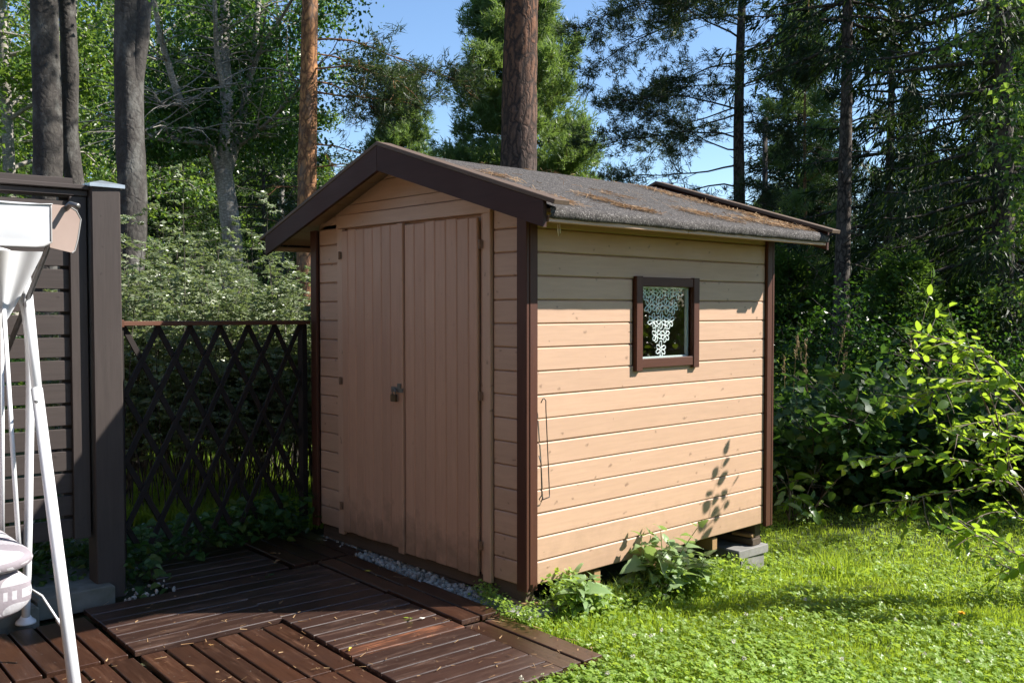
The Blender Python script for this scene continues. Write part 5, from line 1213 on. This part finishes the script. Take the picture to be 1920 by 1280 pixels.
def lawn():
    r = np.random.default_rng(161); g = Geo()
    x, y, d = scatter(270000, 900, 2600, 2.7, 9.6, r, .6); k = ~(inside_shed(x, y) | on_deck(x, y)); x, y, d = x[k], y[k], d[k]; n = len(x)
    pat = np.array([mnoise.noise(Vector((a*1.1, b*1.1, 0))) for a, b in zip(x[::1], y[::1])])
    h = r.uniform(.016, .052, n)*(1+.6*pat); blades(g, x, y, h, r.uniform(.0012, .0026, n)*(.75+.09*d), r)
    tag(g.build('lawn_grass', M_GRASS), 'sunlit lawn grass beside the shed and deck', 'grass', kind='stuff')
    g = Geo(); x, y, d = scatter(72000, 900, 2600, 2.7, 8.6, r, .7); k = ~(inside_shed(x, y) | on_deck(x, y)); x, y, d = x[k], y[k], d[k]
    pat = np.array([mnoise.noise(Vector((a*1.6, b*1.6, 7))) for a, b in zip(x, y)]); k = r.random(len(x)) < np.clip(.72+1.2*pat, .08, 1); x, y = x[k], y[k]; n = len(x)
    c = np.c_[x, y, gza(x, y)+r.uniform(-.012, .028, n)]; tl = r.normal(0, .3, (n, 3))+[0, 0, .75]+np.array(SDIR)*.35; s = r.uniform(.0065, .0135, n)*r.choice([1, 1, 1, 1.35], n); a0 = r.random(n)*6.28
    for j in range(3):
        a = a0+j*2.094; d_ = np.c_[np.cos(a), np.sin(a), np.zeros(n)]; d_ = unit(d_-tl*(np.sum(d_*tl, 1)/np.sum(tl*tl, 1))[:, None]); kites(g, c, d_, tl, s*1.25, s*1.35, 0, .05)
    tag(g.build('clover', M_CLOVER), 'pale clover leaves woven through the sunlit lawn', 'clover', kind='stuff')
    g = Geo(); x, y, d = scatter(70, 940, 2000, 3., 6.2, r, .6); k = ~(inside_shed(x, y) | on_deck(x, y)); x, y = x[k], y[k]
    for a, b in zip(x, y):
        z = gz(a, b)+r.uniform(.03, .055); q = r.normal(0, 1, (26, 3)); q = unit(q)*[1, 1, .9]; kites(g, np.tile((a, b, z), (26, 1))+q*.003, q, r.normal(0, 1, (26, 3)), .0095, .004)
    tag(g.build('clover_flowers', M_CLV), 'small white clover flower heads dotted over the lawn', 'flowers', kind='stuff')
    # lawn seen through the lattice and forest floor growth
    g = Geo(); x, y, d = scatter(42000, 150, 640, 6.3, 14, r, 1.0); k = ~inside_shed(x, y) & (x < -2.15); x, y, d = x[k], y[k], d[k]; n = len(x); blades(g, x, y, r.uniform(.05, .14, n), r.uniform(.003, .006, n), r)
    tag(g.build('back_grass', M_GRASS), 'grass patch seen through the dark lattice panel', 'grass', kind='stuff')
    # longer tufts by the slab under the far corner and at the wall
    g = Geo()
    for cx, cy, m, hh, sp in ((.36, 1.95, 70, .10, .13), (.36, 2.40, 200, .17, .15), (.06, 1.60, 90, .16, .10), (.10, 1.4, 160, .14, .1), (.28, 2.55, 120, .18, .16), (.05, .5, 160, .13, .12), (.02, .12, 140, .1, .08), (.05, .75, 120, .16, .1)):
        x = cx+r.normal(0, sp*.6, m); y = cy+r.normal(0, sp*.8, m); k = ~inside_shed(x, y); x, y = x[k], y[k]; n = len(x); blades(g, x, y, hh*r.uniform(.5, 1.15, n), r.uniform(.0018, .003, n), r, 0, .75)
    tag(g.build('tall_grass_tufts', M_GRASS), 'longer uncut grass tufts along the foot of the shed wall', 'grass', kind='stuff')
lawn()
def straw():
    r = np.random.default_rng(171); g = Geo()
    for px, d, m in ((1478, 9.6, 2), (1512, 9.8, 1), (1530, 9.7, 2), (1552, 9.9, 2), (1730, 10, 2)):
        for _ in range(m):
            x, y, z = put(px+r.normal(0, 9), d); h = r.uniform(1.2, 1.55)-(z+.35); tip = np.array((x+r.normal(0, .10), y+r.normal(0, .10), z+h)); tube(g, [(x, y, z), (x*.6+tip[0]*.4, y*.6+tip[1]*.4, z+h*.6), tip], [.003, .0025, .0015], 3, False)
            n = 26; t_ = r.uniform(.82, 1.0, n)[:, None]; c = np.array((x, y, z))*(1-t_)+tip*t_; kites(g, c+r.normal(0, .006, (n, 3)), r.normal(0, .35, (n, 3))+[0, 0, 1], r.normal(0, 1, (n, 3)), .045, .009)
    n = 2600; x, y, d = scatter(n, 1440, 1950, 9.2, 12.5, r, 1.); g2 = Geo(); blades(g2, x, y, r.uniform(.3, .9, n), r.uniform(.003, .006, n), r, 0, .4)
    tag(g.build('dry_grass', M_STRAW), 'tall dry straw-coloured grass heads beyond the currant bushes', 'grass', kind='stuff'); tag(g2.build('meadow_grass', M_GRASS), 'long green grass behind the currant bushes', 'grass', kind='stuff')
straw()
def undergrowth():
    r = np.random.default_rng(181)
    for nm, (p0, p1), (d0, d1), n, hh, mat, lab in (('undergrowth', (1440, 2000), (11, 21), 15000, 1.3, M_BIRCH, 'mixed leafy undergrowth at the forest edge beyond the lawn'), ('undergrowth', (-60, 620), (9.5, 19), 15000, 1.2, M_BIRCH, 'leafy undergrowth in the wood behind the hedge and fence')):
        g = Geo(); x, y, d = scatter(n, p0, p1, d0, d1, r, 1.); hm = np.array([mnoise.noise(Vector((a*.8, b*.8, 3))) for a, b in zip(x, y)]); z = gza(x, y)+r.random(n)**.7*hh*np.clip(.55+1.1*hm, .08, 1.2)
        L = .08*r.uniform(.6, 1.3, n); kites(g, np.c_[x, y, z], unit(r.normal(0, 1, (n, 3))*[1, 1, .5]), unit(r.normal(0, .6, (n, 3))+[0, 0, 1]), L, L*.7); tag(g.build(nm, mat), lab, 'undergrowth', kind='stuff')
undergrowth()
def cover():
    r = np.random.default_rng(191); g = Geo(); n = 2600
    # strip behind and under the lattice, in front of it to the deck edge, and below the fence
    s = r.uniform(-.1, TL+.02, 1500); o = r.normal(-.12, .22, 1500); o = np.clip(o, -.7, .30); x = ta.x+td.x*s+tn.x*o; y = ta.y+td.y*s+tn.y*o; hz = r.random(1500)**1.1*.30*np.clip(1-np.abs(o)/.6, .12, 1)
    x2 = r.uniform(-2.5, -1.72, 1300); y2 = r.uniform(-2.7, -1.42, 1300); hz2 = r.random(1300)**1.2*.42*np.clip((-1.72-x2)/.25, .08, 1)
    x = np.concatenate([x, x2]); y = np.concatenate([y, y2]); hz = np.concatenate([hz, hz2]); z = gza(x, y)+.02+hz
    k = ~((x > -2.05) & (y > -1.2) & (x > -1.9)) ; x, y, z = x[k], y[k], z[k]; n = len(x); a = r.random(n)*6.28
    L = .055*r.uniform(.5, 1.35, n); ovals(g, np.c_[x, y, z], np.c_[np.cos(a), np.sin(a), r.normal(-.2, .25, n)], r.normal(0, .4, (n, 3))+[.15, -.1, 1], L, L*.95, 0, .9, .7)
    tag(g.build('ground_cover', M_COVER), 'leafy ground cover along the foot of the lattice and fence', 'ground cover', kind='stuff')
    # small weeds in the gravel by the near corner
    g = Geo(); n = 620; c = np.array([(-.30, -.02), (-.22, -.05), (-.12, -.11), (-.02, -.14), (.06, -.16), (.13, -.10), (.22, -.15)])[r.integers(0, 7, n)]; x = c[:, 0]+r.normal(0, .045, n); y = c[:, 1]+r.normal(0, .03, n); z = -.10+r.random(n)*.07; a = r.random(n)*6.28
    kites(g, np.c_[x, y, z], np.c_[np.cos(a), np.sin(a), r.normal(0, .3, n)], r.normal(0, .5, (n, 3))+[0, 0, 1], .02*r.uniform(.6, 1.3, n), .016); tag(g.build('weeds', M_CLOVER), 'low weeds creeping over the gravel end at the near shed corner', 'weeds', kind='stuff')
cover()
def wall_weeds():
    r = np.random.default_rng(197); g = Geo(); n = 2300; y = r.uniform(.05, 1.72, n); x = .03+np.abs(r.normal(0, .13, n)); hm = np.array([mnoise.noise(Vector((0, b*2.6, 11))) for b in y])
    z = gza(x, y)+r.random(n)**.8*np.clip(.13+.16*hm, .04, .24)*np.clip(1.15-x*2.2, .25, 1); a = r.random(n)*6.28; L = r.uniform(.014, .038, n)
    ovals(g, np.c_[x, y, z], np.c_[np.cos(a), np.sin(a), r.normal(0, .35, n)], r.normal(0, .5, (n, 3))+np.array(SDIR)*.7+[0, 0, .5], L, L*.85)
    m = 700; y = r.uniform(.02, 1.8, m); x = .03+np.abs(r.normal(0, .12, m)); blades(g, x, y, r.uniform(.06, .17, m), r.uniform(.0016, .0028, m), r, 0, .7)
    tag(g.build('wall_weeds', M_CLOVER), 'mixed low weeds growing up against the foot of the sunlit shed wall', 'weeds', kind='stuff')
wall_weeds()
# single plants and litter
def seedling(loc, n, L, label, seed):
    r = np.random.default_rng(seed); t = thing('young_plant', loc, label, 'plant')
    for i in range(n):
        a = i*2.4+r.random(); h = .05+.03*i; d = np.array([np.cos(a), np.sin(a), .15]); leaf_obj(t, np.array(loc)+[0, 0, h], unit(d), np.array([0, 0, 1.])+d*.3, L*r.uniform(.8, 1.2), COV if L < .09 else NET)
    g = Geo(); tube(g, [loc, (loc[0], loc[1], loc[2]+.05+.03*n)], [.004, .002], 5, False); link('stem', g.mesh('stem', M_COVER, True, loc), WM[t.name], t)
seedling((-1.98, -1.16, -.09), 6, .12, 'dark broad-leaved seedling at the deck corner beside the fence post', 1); seedling((-2.12, -.16, -.06), 6, .085, 'round-leaved plant in the corner between lattice and shed', 2); seedling((-2.2, -.42, -.06), 5, .08, 'round-leaved weed in front of the lattice near the shed', 3)
x, y, _ = (lambda q: (q[0], q[1], 0))(P(1800, 1190, 4.55)); zz = gz(x, y); t = thing('dandelion', (x, y, zz), 'single yellow dandelion flower standing in the lawn', 'flower')
g = Geo(); tube(g, [(x, y, zz-.02), (x+.01, y, zz+.1), (x+.005, y, zz+.155)], .0022, 5); g.build('stem', M_GRASS, t, True); g = Geo(); r_ = np.random.default_rng(3); a = r_.random(70)*6.28; q = np.c_[np.cos(a), np.sin(a), r_.uniform(.1, 1.2, 70)]; kites(g, np.tile((x+.005, y, zz+.155), (70, 1)), unit(q), np.tile((0, 0, 1.), (70, 1)), .02, .005); g.build('flower_head', M_YEL, t)
for i, (u, v, m, s, lab) in enumerate(((-.02, -1.01, M_YLF, .022, 'tiny yellow petal caught in the deck joint in the sun line'), (-1.02, -.30, M_YLF, .03, 'yellow blossom scrap on the shaded deck near the gravel'), (-1.72, -.52, M_LIT, .045, 'curled brown leaf at the back of the shaded deck'), (-1.55, -.62, M_LIT, .035, 'thin brown leaf lying on the shaded deck seam'),
                                       (-.15, -.53, M_CLV, .024, 'pale wood scrap on the sunlit deck boards near the peeled slat'), (-.2, -.57, M_CLOVER, .03, 'fresh green leaf on the sunlit deck boards by the peeled slat'), (-1.3, -.78, M_COVER, .04, 'pair of small round green leaves on the shaded deck'), (-.45, -1.45, M_LIT, .02, 'small dry seed husk in a gap of the sunlit deck'))):
    g = Geo(); p = DU*u+DV*v; c = np.array([(p.x, p.y, DZ+.008)]*2)+[[0, 0, 0], [.01, .004, .003]]; ovals(g, c, np.array([(math.cos(i*2), math.sin(i*2), .15), (math.cos(i*2+2), math.sin(i*2+2), .25)]), np.array([(0, .2, 1.), (.2, 0, 1.)]), s, s*.6); o = g.build('fallen_leaf', m, None, False, (p.x, p.y, DZ)); tag(o, lab, 'leaf')
